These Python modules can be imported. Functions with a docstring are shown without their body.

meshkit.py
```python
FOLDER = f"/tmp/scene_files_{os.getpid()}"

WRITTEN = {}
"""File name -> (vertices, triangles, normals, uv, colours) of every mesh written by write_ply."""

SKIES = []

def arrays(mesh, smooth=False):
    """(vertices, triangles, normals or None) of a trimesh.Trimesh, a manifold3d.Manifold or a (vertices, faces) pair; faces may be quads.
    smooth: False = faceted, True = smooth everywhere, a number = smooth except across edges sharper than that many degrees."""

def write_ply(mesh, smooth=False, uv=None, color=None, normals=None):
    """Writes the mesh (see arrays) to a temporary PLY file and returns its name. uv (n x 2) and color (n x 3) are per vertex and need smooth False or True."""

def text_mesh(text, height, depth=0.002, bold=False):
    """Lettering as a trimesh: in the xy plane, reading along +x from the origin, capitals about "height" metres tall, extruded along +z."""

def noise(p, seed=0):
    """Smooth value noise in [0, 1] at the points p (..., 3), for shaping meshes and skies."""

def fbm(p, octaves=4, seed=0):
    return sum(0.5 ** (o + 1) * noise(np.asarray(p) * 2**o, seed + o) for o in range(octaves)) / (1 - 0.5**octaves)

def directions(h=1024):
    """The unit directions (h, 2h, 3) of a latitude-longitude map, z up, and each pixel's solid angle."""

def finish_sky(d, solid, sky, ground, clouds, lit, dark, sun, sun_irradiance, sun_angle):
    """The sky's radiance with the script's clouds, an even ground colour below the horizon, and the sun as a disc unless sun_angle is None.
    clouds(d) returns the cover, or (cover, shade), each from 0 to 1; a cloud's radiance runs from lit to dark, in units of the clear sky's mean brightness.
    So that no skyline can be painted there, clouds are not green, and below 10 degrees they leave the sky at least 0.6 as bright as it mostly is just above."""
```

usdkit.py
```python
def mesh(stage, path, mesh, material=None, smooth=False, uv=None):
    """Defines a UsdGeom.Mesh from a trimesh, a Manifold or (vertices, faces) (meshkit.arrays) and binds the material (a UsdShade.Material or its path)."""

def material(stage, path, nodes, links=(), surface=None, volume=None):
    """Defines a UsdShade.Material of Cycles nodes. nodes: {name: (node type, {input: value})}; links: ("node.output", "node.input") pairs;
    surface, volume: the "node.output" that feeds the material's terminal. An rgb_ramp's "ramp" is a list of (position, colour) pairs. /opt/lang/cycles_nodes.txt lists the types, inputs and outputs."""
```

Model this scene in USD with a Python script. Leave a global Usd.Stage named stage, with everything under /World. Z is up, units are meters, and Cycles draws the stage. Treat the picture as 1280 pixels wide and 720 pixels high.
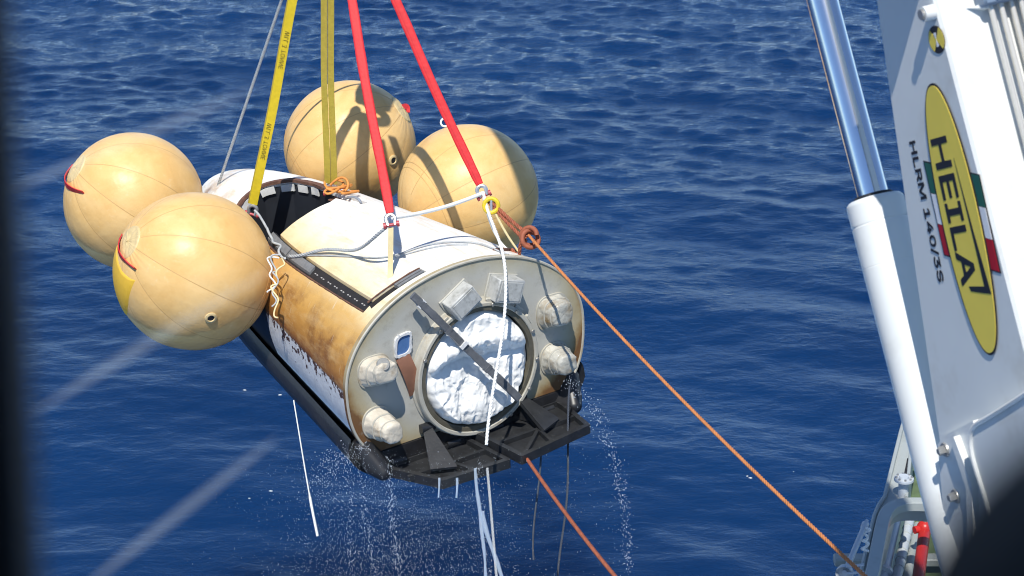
import math, random, numpy as np, trimesh, manifold3d, usdkit, meshkit
from pxr import Usd, UsdGeom, UsdLux, UsdShade, Gf, Sdf, Vt
from scipy.ndimage import map_coordinates
from shapely.geometry import Polygon

stage = Usd.Stage.CreateInMemory()
UsdGeom.SetStageUpAxis(stage, 'Z'); UsdGeom.SetStageMetersPerUnit(stage, 1.0)
UsdGeom.Xform.Define(stage, '/World'); UsdGeom.Scope.Define(stage, '/World/Looks')
random.seed(7); R0 = np.random.RandomState(7)
A = np.array

# ------------------------------------------------------------------ camera, sky, sun, exposure
EXPOSURE = 0.35
SUN_INT, SKY_STR = 1.15, 0.15
PITCH, CAM_H, FPX = math.radians(22.0), 12.5, 2755.0            # focal length in pixels of a 1280 wide picture
SUN = A([-0.08, -0.515, 0.853]); SUN /= np.linalg.norm(SUN)
CAM = A([0, 0, CAM_H])
RT, UP, FW = A([1., 0, 0]), A([0, math.sin(PITCH), math.cos(PITCH)]), A([0, math.cos(PITCH), -math.sin(PITCH)])
cam = UsdGeom.Camera.Define(stage, '/World/camera')
cam.AddTranslateOp().Set(Gf.Vec3d(*CAM)); cam.AddRotateXOp().Set(90 - math.degrees(PITCH))
cam.CreateHorizontalApertureAttr(36.0); cam.CreateVerticalApertureAttr(20.25)
cam.CreateFocalLengthAttr(36.0 * FPX / 1280)
cam.CreateFStopAttr(5.0); cam.CreateFocusDistanceAttr(17.4)
cam.CreateExposureAttr(EXPOSURE); cam.CreateClippingRangeAttr(Gf.Vec2f(0.05, 100000))

sky_el, sky_rot = math.asin(SUN[2]), math.atan2(SUN[0], SUN[1])
sky_mat = usdkit.material(stage, '/World/Looks/sky_air', {
    's': ('sky_texture', {'sky_type': 'single_scattering', 'sun_disc': False, 'sun_elevation': sky_el, 'sun_rotation': sky_rot, 'altitude': 4000.0, 'aerosol_density': 0.0, 'ozone_density': 3.0}),
    'b': ('background_shader', {'strength': SKY_STR})}, [('s.color', 'b.color')], surface='b.background')
dome = UsdLux.DomeLight.Define(stage, '/World/sky')
UsdShade.MaterialBindingAPI.Apply(dome.GetPrim()).Bind(sky_mat)
dome.GetPrim().SetCustomDataByKey('kind', 'structure')
sun = UsdLux.DistantLight.Define(stage, '/World/sun')
sun.CreateIntensityAttr(SUN_INT); sun.CreateAngleAttr(0.5); sun.CreateNormalizeAttr(True); sun.CreateColorAttr(Gf.Vec3f(1, 0.95, 0.87))
z_ = SUN; x_ = np.cross([0, 1, 0], z_); x_ /= np.linalg.norm(x_); y_ = np.cross(z_, x_)
sun.AddTransformOp().Set(Gf.Matrix4d(*x_, 0, *y_, 0, *z_, 0, 0, 0, 30, 1))

# ------------------------------------------------------------------ helpers
names = {}
def path_for(name, parent):
    base = (parent.GetPath().pathString if parent is not None else '/World') + '/' + name
    n = names.get(base, 0); names[base] = n + 1
    return base if n == 0 else f'{base}_{n:03d}'
def tag(o, label=None, cat=None, group=None, kind=None):
    for k, v in (('label', label), ('category', cat), ('group', group), ('kind', kind)):
        if v: o.SetCustomDataByKey(k, v)
    return o
def thing(name, label, cat, mat=None, group=None):
    x = UsdGeom.Xform.Define(stage, path_for(name, None))
    if mat is not None: x.AddTransformOp().Set(mat)
    return tag(x.GetPrim(), label, cat, group)
def frame(origin, ex, ey, ez): return Gf.Matrix4d(*map(float, [*ex, 0, *ey, 0, *ez, 0, *origin, 1]))
def at_loc(p): return frame(p, [1, 0, 0], [0, 1, 0], [0, 0, 1])
def obj(name, mesh, mat, parent=None, smooth=40, label=None, cat=None, group=None, kind=None):
    if isinstance(mesh, list): mesh = cat_mesh(mesh)
    m = usdkit.mesh(stage, path_for(name, parent), mesh, M[mat] if isinstance(mat, str) else mat, smooth=smooth)
    return tag(m.GetPrim(), label, cat, group, kind)
def cat_mesh(ms):
    vs, fs, k = [], [], 0
    for m in ms:
        v, f, _ = meshkit.arrays(m); vs.append(v); fs.append(f + k); k += len(v)
    return trimesh.Trimesh(np.vstack(vs), np.vstack(fs), process=False)
def ray(x, y): return (x - 640) / FPX * RT + (360 - y) / FPX * UP + FW
def at(x, y, d): return CAM + ray(x, y) * d                       # a point seen at x, y at d metres along the view
def onz(x, y, z): r = ray(x, y); return CAM + r * (z - CAM_H) / r[2]
def unit(v): v = np.asarray(v, float); return v / np.linalg.norm(v)

def grid_faces(nu, nv, wrap_u=False, wrap_v=False):
    i, j = np.meshgrid(np.arange(nu if wrap_u else nu - 1), np.arange(nv if wrap_v else nv - 1), indexing='ij')
    i2, j2 = (i + 1) % nu, (j + 1) % nv
    return np.stack([i * nv + j, i2 * nv + j, i2 * nv + j2, i * nv + j2], -1).reshape(-1, 4)
def tri(f): return np.vstack([f[:, [0, 1, 2]], f[:, [0, 2, 3]]])
def frames(p, ref=None):
    p = np.asarray(p, float); t = np.gradient(p, axis=0); t /= np.linalg.norm(t, axis=1, keepdims=True) + 1e-12
    a = np.zeros_like(p); r = unit(ref) if ref is not None else (A([0, 0, 1.]) if abs(t[0, 2]) < .9 else A([1., 0, 0]))
    for k in range(len(p)):
        r = r - t[k] * (r @ t[k]); r /= np.linalg.norm(r) + 1e-12; a[k] = r
    return p, t, a, np.cross(t, a)
def sweep(p, section, scale=None, ref=None, twist=None):
    """section (n, 2) swept along p with flat ends"""
    p, t, a, b = frames(p, ref); s = np.asarray(section, float); n, m = len(p), len(s)
    sc = np.ones(n) if scale is None else np.broadcast_to(scale, (n,))
    if twist is not None:
        c, d = np.cos(twist)[:, None], np.sin(twist)[:, None]; a, b = c * a + d * b, c * b - d * a
    v = p[:, None] + sc[:, None, None] * (s[None, :, :1] * a[:, None] + s[None, :, 1:] * b[:, None])
    f = tri(grid_faces(n, m, wrap_v=True)); v = v.reshape(-1, 3)
    k = len(v); v = np.vstack([v, p[0], p[-1]]); i = np.arange(m)
    f = np.vstack([f, np.stack([np.full(m, k), i, (i + 1) % m], 1), np.stack([np.full(m, k + 1), (n - 1) * m + (i + 1) % m, (n - 1) * m + i], 1)])
    f = f[:, ::-1]
    tm = trimesh.Trimesh(v, f, process=False)
    if tm.volume < 0: tm.invert()
    return tm
def circ(r, n=8): q = np.arange(n) * 2 * np.pi / n; return np.stack([r * np.cos(q), r * np.sin(q)], 1)
def tube(p, r, n=8): 
    rr = np.asarray(r, float); return sweep(p, circ(1.0, n), scale=rr if rr.ndim else np.full(len(p), float(r)))
def spline(pts, n=40):
    from scipy.interpolate import CubicSpline
    pts = np.asarray(pts, float); d = np.r_[0, np.cumsum(np.linalg.norm(np.diff(pts, axis=0), axis=1))]
    return CubicSpline(d, pts)(np.linspace(0, d[-1], n))
def sag(a, b, s, n=30): u = np.linspace(0, 1, n)[:, None]; return A(a) * (1 - u) + A(b) * u + A([0, 0, -4 * s]) * u * (1 - u)
def rope(p, R, pitch=None, strands=3, sides=6):
    """laid rope: strands twisted round the path"""
    p = np.asarray(p, float); L = np.r_[0, np.cumsum(np.linalg.norm(np.diff(p, axis=0), axis=1))]
    pitch = pitch or R * 7; n = int(min(900, max(12, L[-1] / pitch * 9))); s = np.linspace(0, L[-1], n)
    q = np.stack([np.interp(s, L, p[:, k]) for k in range(3)], 1); _, t, a, b = frames(q)
    out = []
    for k in range(strands):
        ph = s / pitch * 2 * np.pi + k * 2 * np.pi / strands
        out.append(tube(q + R * .5 * (np.cos(ph)[:, None] * a + np.sin(ph)[:, None] * b), R * .56, sides))
    return cat_mesh(out)
def prism(poly, h0, h1, fr=None, bevel=0.0):
    """outline (n, 2) or shapely polygon from h0 to h1 along the frame's third axis; fr = (origin, ex, ey, ez)"""
    P_ = poly if isinstance(poly, Polygon) else Polygon(poly)
    P_ = P_.buffer(0)
    if bevel:
        m0 = trimesh.creation.extrude_polygon(P_, h1 - h0 - bevel, engine='earcut'); inner = P_.buffer(-bevel, join_style=2)
        cs = manifold3d.CrossSection([np.asarray(P_.exterior.coords)[:-1]], manifold3d.FillRule.EvenOdd) if not P_.interiors else None
        top = trimesh.creation.extrude_polygon(inner, 1e-4, engine='earcut')
        va = np.asarray(P_.exterior.coords)[:-1]
        parts = [np.c_[va, np.zeros(len(va))], np.c_[va, np.full(len(va), h1 - h0 - bevel)], np.c_[np.asarray(inner.exterior.coords)[:-1], np.full(len(inner.exterior.coords) - 1, h1 - h0)]]
        m = trimesh.convex.convex_hull(np.vstack(parts)) if P_.convex_hull.area - P_.area < 1e-6 * P_.area else m0
    else:
        m = trimesh.creation.extrude_polygon(P_, h1 - h0, engine='earcut')
    v = np.array(m.vertices); v[:, 2] += h0
    if fr is not None: o, ex, ey, ez = map(np.asarray, fr); v = o + v[:, :1] * ex + v[:, 1:2] * ey + v[:, 2:] * ez
    m = trimesh.Trimesh(v, m.faces, process=False)
    if m.volume < 0: m.invert()
    return m
def rbox(size, r=0.01, fr=None):
    """box with chamfered edges, centred"""
    x, y, z = A(size) / 2; v = []
    for sx in (-1, 1):
        for sy in (-1, 1):
            for sz in (-1, 1):
                v += [[sx * (x - r), sy * (y - r), sz * z], [sx * (x - r), sy * y, sz * (z - r)], [sx * x, sy * (y - r), sz * (z - r)]]
    m = trimesh.convex.convex_hull(A(v))
    if fr is not None:
        o, ex, ey, ez = map(np.asarray, fr); w = np.array(m.vertices); m = trimesh.Trimesh(o + w[:, :1] * ex + w[:, 1:2] * ey + w[:, 2:] * ez, m.faces, process=False)
        if m.volume < 0: m.invert()
    return m
def cyl(a, b, r, n=24, r2=None): return sweep(A([a, b]), circ(1, n), scale=A([r, r if r2 is None else r2]))
def lathe(prof, fr, n=32):
    """profile (r, h) about the frame's third axis"""
    o, ex, ey, ez = map(np.asarray, fr); q = np.arange(n) * 2 * np.pi / n; prof = A(prof, float)
    v = o + prof[:, None, :1] * (np.cos(q)[None, :, None] * ex + np.sin(q)[None, :, None] * ey) + prof[:, None, 1:] * ez
    m = trimesh.Trimesh(v.reshape(-1, 3), tri(grid_faces(len(prof), n, wrap_v=True)), process=False)
    if np.cross(ex, ey) @ ez > 0: m.invert()
    return m
def torus(c, n_, R, r, nu=24, nv=8, arc=(0, 2 * math.pi)):
    n_ = unit(n_); a = unit(np.cross(n_, [0.3, 0.2, 1])); b = np.cross(n_, a)
    q = np.linspace(*arc, nu); return tube(A(c) + R * (np.cos(q)[:, None] * a + np.sin(q)[:, None] * b), r, nv)
def basis(n_, up=(0, 0, 1)):
    n_ = unit(n_); x = np.cross(up, n_); x = unit(x) if np.linalg.norm(x) > 1e-3 else A([1., 0, 0]); return x, np.cross(n_, x), n_

# ------------------------------------------------------------------ materials
M = {}
def mat(name, color, rough=.5, metal=0., var=.12, scale=6., bump=0., bscale=None, spec=.5, dirt=None, dirt_at=(.55, .75), dscale=3., **kw):
    c = A(color, float)
    nd = {'t': ('texture_coordinate', {}), 'n': ('noise_texture', {'scale': scale, 'detail': 6., 'roughness': .6}),
          'r': ('rgb_ramp', {'ramp': [(.25, tuple(c * (1 - var))), (.75, tuple(np.minimum(c * (1 + var), 1)))]}),
          'p': ('principled_bsdf', {'roughness': rough, 'metallic': metal, 'specular_ior_level': spec, **kw})}
    ln = [('t.object', 'n.vector'), ('n.fac', 'r.fac')]; out = 'r.color'
    if dirt is not None:
        nd['dn'] = ('noise_texture', {'scale': dscale, 'detail': 8., 'roughness': .65}); nd['dr'] = ('rgb_ramp', {'ramp': [(dirt_at[0], (0, 0, 0)), (dirt_at[1], (1, 1, 1))]})
        nd['dm'] = ('mix_color', {'b': tuple(dirt)}); ln += [('t.object', 'dn.vector'), ('dn.fac', 'dr.fac'), ('dr.color', 'dm.fac'), (out, 'dm.a')]; out = 'dm.result'
    ln.append((out, 'p.base_color'))
    if bump:
        nd['bn'] = ('noise_texture', {'scale': bscale or scale * 5, 'detail': 5.}); nd['b'] = ('bump', {'strength': 1.0, 'distance': bump})
        ln += [('t.object', 'bn.vector'), ('bn.fac', 'b.height'), ('b.normal', 'p.normal')]
    M[name] = usdkit.material(stage, '/World/Looks/' + name, nd, ln, surface='p.BSDF')

mat('crane_white', (.70, .715, .695), .38, var=.03, scale=3, dirt=(.50, .48, .42), dirt_at=(.55, .85), dscale=2.2)
mat('chrome', (.72, .74, .77), .16, metal=1., var=.03, scale=3)
mat('steel_tube', (.66, .62, .54), .30, metal=.35, var=.05)
mat('clamp_grey', (.16, .22, .30), .45)
mat('zinc', (.50, .48, .44), .4, metal=.8, var=.15, scale=30)
mat('logo_yellow', (.84, .65, .10), .35, var=.03)
mat('logo_black', (.015, .015, .018), .4, var=.05)
mat('logo_green', (.02, .11, .075), .35, var=.04)
mat('logo_white', (.78, .78, .78), .35, var=.02)
mat('logo_red', (.42, .012, .02), .35, var=.04)
mat('ship_grey', (.34, .37, .36), .45, var=.06, scale=4, dirt=(.22, .24, .22), dscale=2.5)
mat('pipe_grey', (.44, .48, .52), .4, var=.06, scale=5)
mat('deck_green', (.09, .13, .055), .7, var=.25, scale=8)
mat('hydrant_red', (.55, .025, .02), .35, var=.06)
mat('dark_rubber', (.012, .013, .016), .6, var=.1)
mat('post_black', (.006, .007, .009), .7, var=.1, spec=.2)
mat('room_grey', (.10, .10, .10), .8)
mat('black_tps', (.016, .016, .018), .42, var=.35, scale=14, bump=.002, bscale=40)
mat('flap_black', (.022, .023, .025), .32, var=.4, scale=10, bump=.0015, bscale=50, dirt=(.12, .12, .115), dirt_at=(.62, .8), dscale=9)
mat('bay_dark', (.014, .017, .024), .6, var=.3)
mat('bay_white', (.62, .62, .60), .6, var=.15, scale=20)
mat('rust_rim', (.13, .062, .04), .75, var=.5, scale=25, bump=.004, bscale=50)
mat('slot_dark', (.018, .016, .016), .6, var=.4, scale=30)
mat('slot_clip', (.38, .36, .35), .5)
mat('slot_grey', (.17, .175, .18), .5, var=.25, scale=30)
mat('tape_grey', (.105, .11, .12), .33, var=.3, scale=14, bump=.006, bscale=22)
mat('ring_grey', (.42, .40, .34), .5, var=.12, scale=9, dirt=(.30, .22, .12), dscale=5)
mat('ring_bronze', (.15, .135, .10), .45, metal=.35, var=.25, scale=12)
mat('pod_white', (.55, .50, .41), .6, var=.2, scale=7, bump=.008, bscale=14, dirt=(.25, .16, .07), dirt_at=(.5, .72), dscale=6)
mat('pod_foil', (.44, .43, .38), .26, var=.3, scale=9, bump=.010, bscale=16, dirt=(.22, .15, .07), dirt_at=(.46, .68), dscale=6)
mat('box_grey', (.42, .425, .41), .5, var=.16, scale=16, dirt=(.24, .24, .22), dirt_at=(.5, .7), dscale=14)
mat('cap_grey', (.22, .22, .21), .5, var=.2, scale=20)
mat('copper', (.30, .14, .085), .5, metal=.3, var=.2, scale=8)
mat('blue_foil', (.07, .15, .33), .25, var=.1)
mat('silver_edge', (.62, .62, .62), .4, var=.2, scale=40)
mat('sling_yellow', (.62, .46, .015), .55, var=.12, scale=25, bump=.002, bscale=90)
mat('sling_shade', (.40, .31, .04), .6, var=.15, scale=25, bump=.002, bscale=90)  # darker copy of the yellow, with the shade on the webbing put into the colour
mat('sling_red', (.56, .013, .018), .65, var=.14, scale=14, bump=.004, bscale=30)
mat('print_black', (.13, .10, .012), .6)
mat('web_cream', (.72, .60, .33), .6, var=.1, scale=20)
mat('rope_white', (.74, .74, .71), .65, var=.08, scale=30)
mat('rope_grey', (.38, .40, .41), .7, var=.2, scale=30)
mat('rope_orange', (.50, .185, .06), .65, var=.22, scale=25)
mat('rope_rust', (.30, .085, .04), .7, var=.3, scale=25)
mat('rope_dark', (.05, .06, .08), .7, var=.2, scale=25)
mat('shackle_steel', (.50, .50, .50), .35, metal=.7, var=.15, scale=30)
mat('shackle_pin', (.40, .06, .07), .4, var=.15, scale=30)
mat('cord_orange', (.62, .24, .05), .65, var=.25, scale=25)
mat('fairing', (.015, .015, .017), .4, var=.3, scale=20)
mat('envelope_patch', (.72, .44, .04), .5, var=.08, scale=10)
mat('envelope_cap', (.60, .46, .23), .55, var=.08, scale=10, bump=.004, bscale=30)
mat('strap_red', (.55, .03, .03), .55, var=.15, scale=30)

def raw(name, nodes, links, surface='p.BSDF'): M[name] = usdkit.material(stage, '/World/Looks/' + name, nodes, links, surface=surface)
# woven white fabric
raw('fabric_white', {'t': ('texture_coordinate', {}), 'n': ('noise_texture', {'scale': 9., 'detail': 6., 'distortion': 1.2}), 'b': ('bump', {'distance': .006, 'strength': .8}),
    'r': ('rgb_ramp', {'ramp': [(.3, (.71, .71, .69)), (.6, (.80, .80, .78))]}), 'p': ('principled_bsdf', {'roughness': .6, 'sheen_weight': .1})},
    [('t.object', 'n.vector'), ('n.fac', 'b.height'), ('b.normal', 'p.normal'), ('n.fac', 'r.fac'), ('r.color', 'p.base_color')])
# balloon envelope: orange tan coated fabric, blotched, paler creases
raw('envelope', {'t': ('texture_coordinate', {}), 'oi': ('object_info', {}), 'n': ('noise_texture', {'scale': 2.6, 'detail': 7., 'roughness': .62, 'distortion': .6}),
    'r': ('rgb_ramp', {'ramp': [(.28, (.63, .375, .125)), (.5, (.70, .45, .175)), (.75, (.75, .52, .235))]}),
    'n2': ('noise_texture', {'scale': 16., 'detail': 6., 'roughness': .7}), 'r2': ('rgb_ramp', {'ramp': [(.60, (0, 0, 0)), (.78, (.5, .5, .5))]}), 'mx': ('mix_color', {'b': (.74, .60, .38)}),
    'n3': ('noise_texture', {'scale': 1.6, 'detail': 9., 'roughness': .7}), 'r3': ('rgb_ramp', {'ramp': [(.56, (0, 0, 0)), (.76, (.38, .38, .38))]}), 'm3': ('mix_color', {'b': (.42, .215, .06)}),
    'nb': ('noise_texture', {'scale': 5., 'detail': 4.}), 'b': ('bump', {'distance': .012, 'strength': .7}), 'p': ('principled_bsdf', {'roughness': .42, 'specular_ior_level': .4})},
    [('t.object', 'n.vector'), ('t.object', 'n2.vector'), ('t.object', 'n3.vector'), ('t.object', 'nb.vector'), ('n.fac', 'r.fac'), ('n2.fac', 'r2.fac'), ('r2.color', 'mx.fac'), ('r.color', 'mx.a'),
     ('n3.fac', 'r3.fac'), ('r3.color', 'm3.fac'), ('mx.result', 'm3.a'), ('m3.result', 'p.base_color'), ('nb.fac', 'b.height'), ('b.normal', 'p.normal')])
mat('envelope_seam', (.52, .32, .12), .5, var=.1, scale=10)

# capsule skin by place on the body: black belly, white tile band, scorched orange flank, cream to white top
def N(kind, **k): return (kind, k)
nd = {'t': N('texture_coordinate'), 's': N('separate_xyz'),
      'n1': N('noise_texture', scale=3., detail=8., roughness=.65), 'n2': N('noise_texture', scale=14., detail=8., roughness=.7), 'n3': N('noise_texture', scale=17., detail=4., roughness=.6),
      'mp': N('mapping', scale=(9., 1.2, 1.2)), 'n4': N('noise_texture', scale=2.2, detail=7., roughness=.7), 'mp5': N('mapping', scale=(1.1, 5., 5.)), 'n5': N('noise_texture', scale=2., detail=8., roughness=.7),
      # flank height + wobble
      'a1': N('math', math_type='subtract', value2=.5), 'a2': N('math', math_type='multiply_add', value2=.22), 'a3': N('math', math_type='subtract', value2=.5), 'a4': N('math', math_type='multiply_add', value2=.05),
      'fl': N('rgb_ramp', ramp=[(0, (.14, .05, .014)), (.035, (.30, .12, .025)), (.10, (.40, .18, .038)), (.28, (.52, .275, .065)), (.44, (.60, .37, .12)), (.50, (.68, .50, .25)), (.56, (.74, .60, .37)), (.63, (.78, .69, .50)), (.70, (.80, .765, .66)), (.77, (.80, .79, .75)), (1, (.80, .80, .79))]),
      # the far (starboard) flank stays white
      'sy': N('map_range', from_min=.30, from_max=-.05, to_min=0., to_max=1., clamp=True), 'm1': N('mix_color', b=(.79, .79, .76)),
      # nose white
      'sx': N('map_range', from_min=2.15, from_max=2.4, to_min=0., to_max=1., clamp=True), 'm2': N('mix_color', b=(.80, .80, .78)),
      # top streaks
      'st': N('rgb_ramp', ramp=[(.47, (0, 0, 0)), (.70, (.62, .62, .62))]), 'm3': N('mix_color', b=(.60, .40, .18)),
      'bu': N('rgb_ramp', ramp=[(.46, (0, 0, 0)), (.64, (.8, .8, .8))]), 'bz': N('map_range', from_min=.50, from_max=.30, to_min=0., to_max=1., clamp=True), 'bm': N('math', math_type='multiply'), 'm7': N('mix_color', b=(.17, .06, .016)),
      'sc': N('rgb_ramp', ramp=[(.62, (0, 0, 0)), (.66, (.7, .7, .7))]), 'm4': N('mix_color', b=(.66, .58, .46)),
      # white tile band below z = 0
      'wb': N('map_range', from_min=.006, from_max=-.006, to_min=0., to_max=1., clamp=True), 'wr': N('rgb_ramp', ramp=[(.3, (.60, .60, .60)), (.6, (.74, .74, .74))]),
      'pz': N('map_range', from_min=-.20, from_max=0., to_min=-.10, to_max=.13, clamp=True), 'pa': N('math', math_type='add'), 'pr': N('rgb_ramp', ramp=[(.595, (0, 0, 0)), (.61, (1, 1, 1))]), 'mp_': N('mix_color', b=(.075, .035, .022)), 'm5': N('mix_color'),
      # black belly
      'bx': N('map_range', from_min=1.66, from_max=1.76, to_min=-.37, to_max=.16, clamp=True), 'bb': N('math', math_type='less_than'), 'bn': N('math', math_type='multiply_add', value2=.012), 'm6': N('mix_color', b=(.013, .014, .016)),
      'bp': N('bump', distance=.006, strength=.6), 'p': N('principled_bsdf', roughness=.5)}
ln = [('t.object', 's.vector'), ('t.object', 'n1.vector'), ('t.object', 'n2.vector'), ('t.object', 'n3.vector'), ('t.object', 'mp.vector'), ('mp.vector', 'n4.vector'), ('t.object', 'mp5.vector'), ('mp5.vector', 'n5.vector'),
      ('n1.fac', 'a1.value1'), ('a1.value', 'a2.value1'), ('s.z', 'a2.value3'), ('n2.fac', 'a3.value1'), ('a3.value', 'a4.value1'), ('a2.value', 'a4.value3'), ('a4.value', 'fl.fac'),
      ('s.y', 'sy.value'), ('sy.result', 'm1.fac'), ('fl.color', 'm1.a'), ('s.x', 'sx.value'), ('sx.result', 'm2.fac'), ('m1.result', 'm2.a'),
      ('n5.fac', 'st.fac'), ('st.color', 'm3.fac'), ('m2.result', 'm7.a'), ('m7.result', 'm3.a'), ('n1.fac', 'bu.fac'), ('s.z', 'bz.value'), ('bz.result', 'bm.value1'), ('bu.color', 'bm.value2'), ('bm.value', 'm7.fac'), ('n4.fac', 'sc.fac'), ('sc.color', 'm4.fac'), ('m3.result', 'm4.a'),
      ('n2.fac', 'wr.fac'), ('s.z', 'pz.value'), ('pz.result', 'pa.value1'), ('n3.fac', 'pa.value2'), ('pa.value', 'pr.fac'), ('pr.color', 'mp_.fac'), ('wr.color', 'mp_.a'),
      ('s.z', 'wb.value'), ('wb.result', 'm5.fac'), ('m4.result', 'm5.a'), ('mp_.result', 'm5.b'),
      ('s.x', 'bx.value'), ('n2.fac', 'bn.value1'), ('s.z', 'bn.value3'), ('bn.value', 'bb.value1'), ('bx.result', 'bb.value2'), ('bb.value', 'm6.fac'), ('m5.result', 'm6.a'), ('m6.result', 'p.base_color'),
      ('n2.fac', 'bp.height'), ('bp.normal', 'p.normal')]
raw('capsule_skin', nd, ln)

# base plate: pale grey with scorched rim and rust trails
nd = {'t': N('texture_coordinate'), 's': N('separate_xyz'), 'y': N('math', math_type='divide', value2=1.1), 'z': N('math', math_type='divide', value2=.777), 'y2': N('math', math_type='multiply'), 'z2': N('math', math_type='multiply'), 'r': N('math', math_type='add'),
      'n': N('noise_texture', scale=3.5, detail=8., roughness=.65), 'nn': N('math', math_type='multiply_add', value2=.42, value3=-.25), 'r2': N('math', math_type='add'), 'zz': N('map_range', from_min=.35, from_max=-.35, to_min=-.14, to_max=.10, clamp=True), 'r3': N('math', math_type='add'),
      'rp': N('rgb_ramp', ramp=[(.52, (.43, .42, .375)), (.68, (.41, .385, .30)), (.84, (.37, .31, .19)), (.94, (.26, .17, .075)), (1., (.15, .075, .03))]),
      'n2': N('noise_texture', scale=9., detail=8., roughness=.7), 'sr': N('rgb_ramp', ramp=[(.55, (0, 0, 0)), (.72, (.6, .6, .6))]), 'm': N('mix_color', b=(.27, .255, .215)),
      'bn': N('noise_texture', scale=5., detail=4.), 'b': N('bump', distance=.008, strength=.5), 'p': N('principled_bsdf', roughness=.5, specular_ior_level=.35)}
ln = [('t.object', 's.vector'), ('s.y', 'y.value1'), ('s.z', 'z.value1'), ('y.value', 'y2.value1'), ('y.value', 'y2.value2'), ('z.value', 'z2.value1'), ('z.value', 'z2.value2'), ('y2.value', 'r.value1'), ('z2.value', 'r.value2'),
      ('t.object', 'n.vector'), ('n.fac', 'nn.value1'), ('r.value', 'r2.value1'), ('nn.value', 'r2.value2'), ('s.z', 'zz.value'), ('r2.value', 'r3.value1'), ('zz.result', 'r3.value2'), ('r3.value', 'rp.fac'),
      ('t.object', 'n2.vector'), ('n2.fac', 'sr.fac'), ('sr.color', 'm.fac'), ('rp.color', 'm.a'), ('m.result', 'p.base_color'), ('t.object', 'bn.vector'), ('bn.fac', 'b.height'), ('b.normal', 'p.normal')]
raw('base_grey', nd, ln)

# sea water
nd = {'g': N('geometry'), 'n1': N('noise_texture', scale=6., detail=6., roughness=.62, distortion=.3), 'n0': N('noise_texture', scale=.11, detail=3.), 'am': N('map_range', from_min=.35, from_max=.65, to_min=.45, to_max=1.3, clamp=True), 'sp': N('separate_xyz'), 'ly': N('map_range', from_min=25., from_max=42., to_min=.30, to_max=1., clamp=True), 'al': N('math', math_type='multiply'),
      'mp': N('mapping', scale=(.75, 1.3, 1.)), 'b1': N('bump', distance=.045), 'c': N('rgb_ramp', ramp=[(.3, (.0015, .0175, .068)), (.7, (.0028, .0285, .102))]),
      'p': N('principled_bsdf', roughness=.06, ior=1.33, specular_ior_level=.5, subsurface_method='burley', subsurface_weight=1., subsurface_scale=5., subsurface_radius=(.5, 1., 1.))}
ln = [('g.position', 'mp.vector'), ('mp.vector', 'n1.vector'), ('g.position', 'n0.vector'), ('n0.fac', 'am.value'), ('g.position', 'sp.vector'), ('sp.y', 'ly.value'), ('ly.result', 'al.value1'), ('am.result', 'al.value2'), ('al.value', 'b1.strength'), ('n1.fac', 'b1.height'), ('b1.normal', 'p.normal'), ('n0.fac', 'c.fac'), ('c.color', 'p.base_color')]
raw('sea_water', nd, ln)
raw('spray', {'p': N('principled_bsdf', base_color=(.78, .84, .90), roughness=.15, transmission_weight=.6, ior=1.33)}, [])
raw('stream', {'t': N('transparent_bsdf', color=(.93, .96, 1.)), 'd': N('principled_bsdf', base_color=(.62, .72, .82), roughness=.15, ior=1.33), 'm': N('mix_closure', fac=.30)}, [('t.BSDF', 'm.closure1'), ('d.BSDF', 'm.closure2')], 'm.closure')
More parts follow.
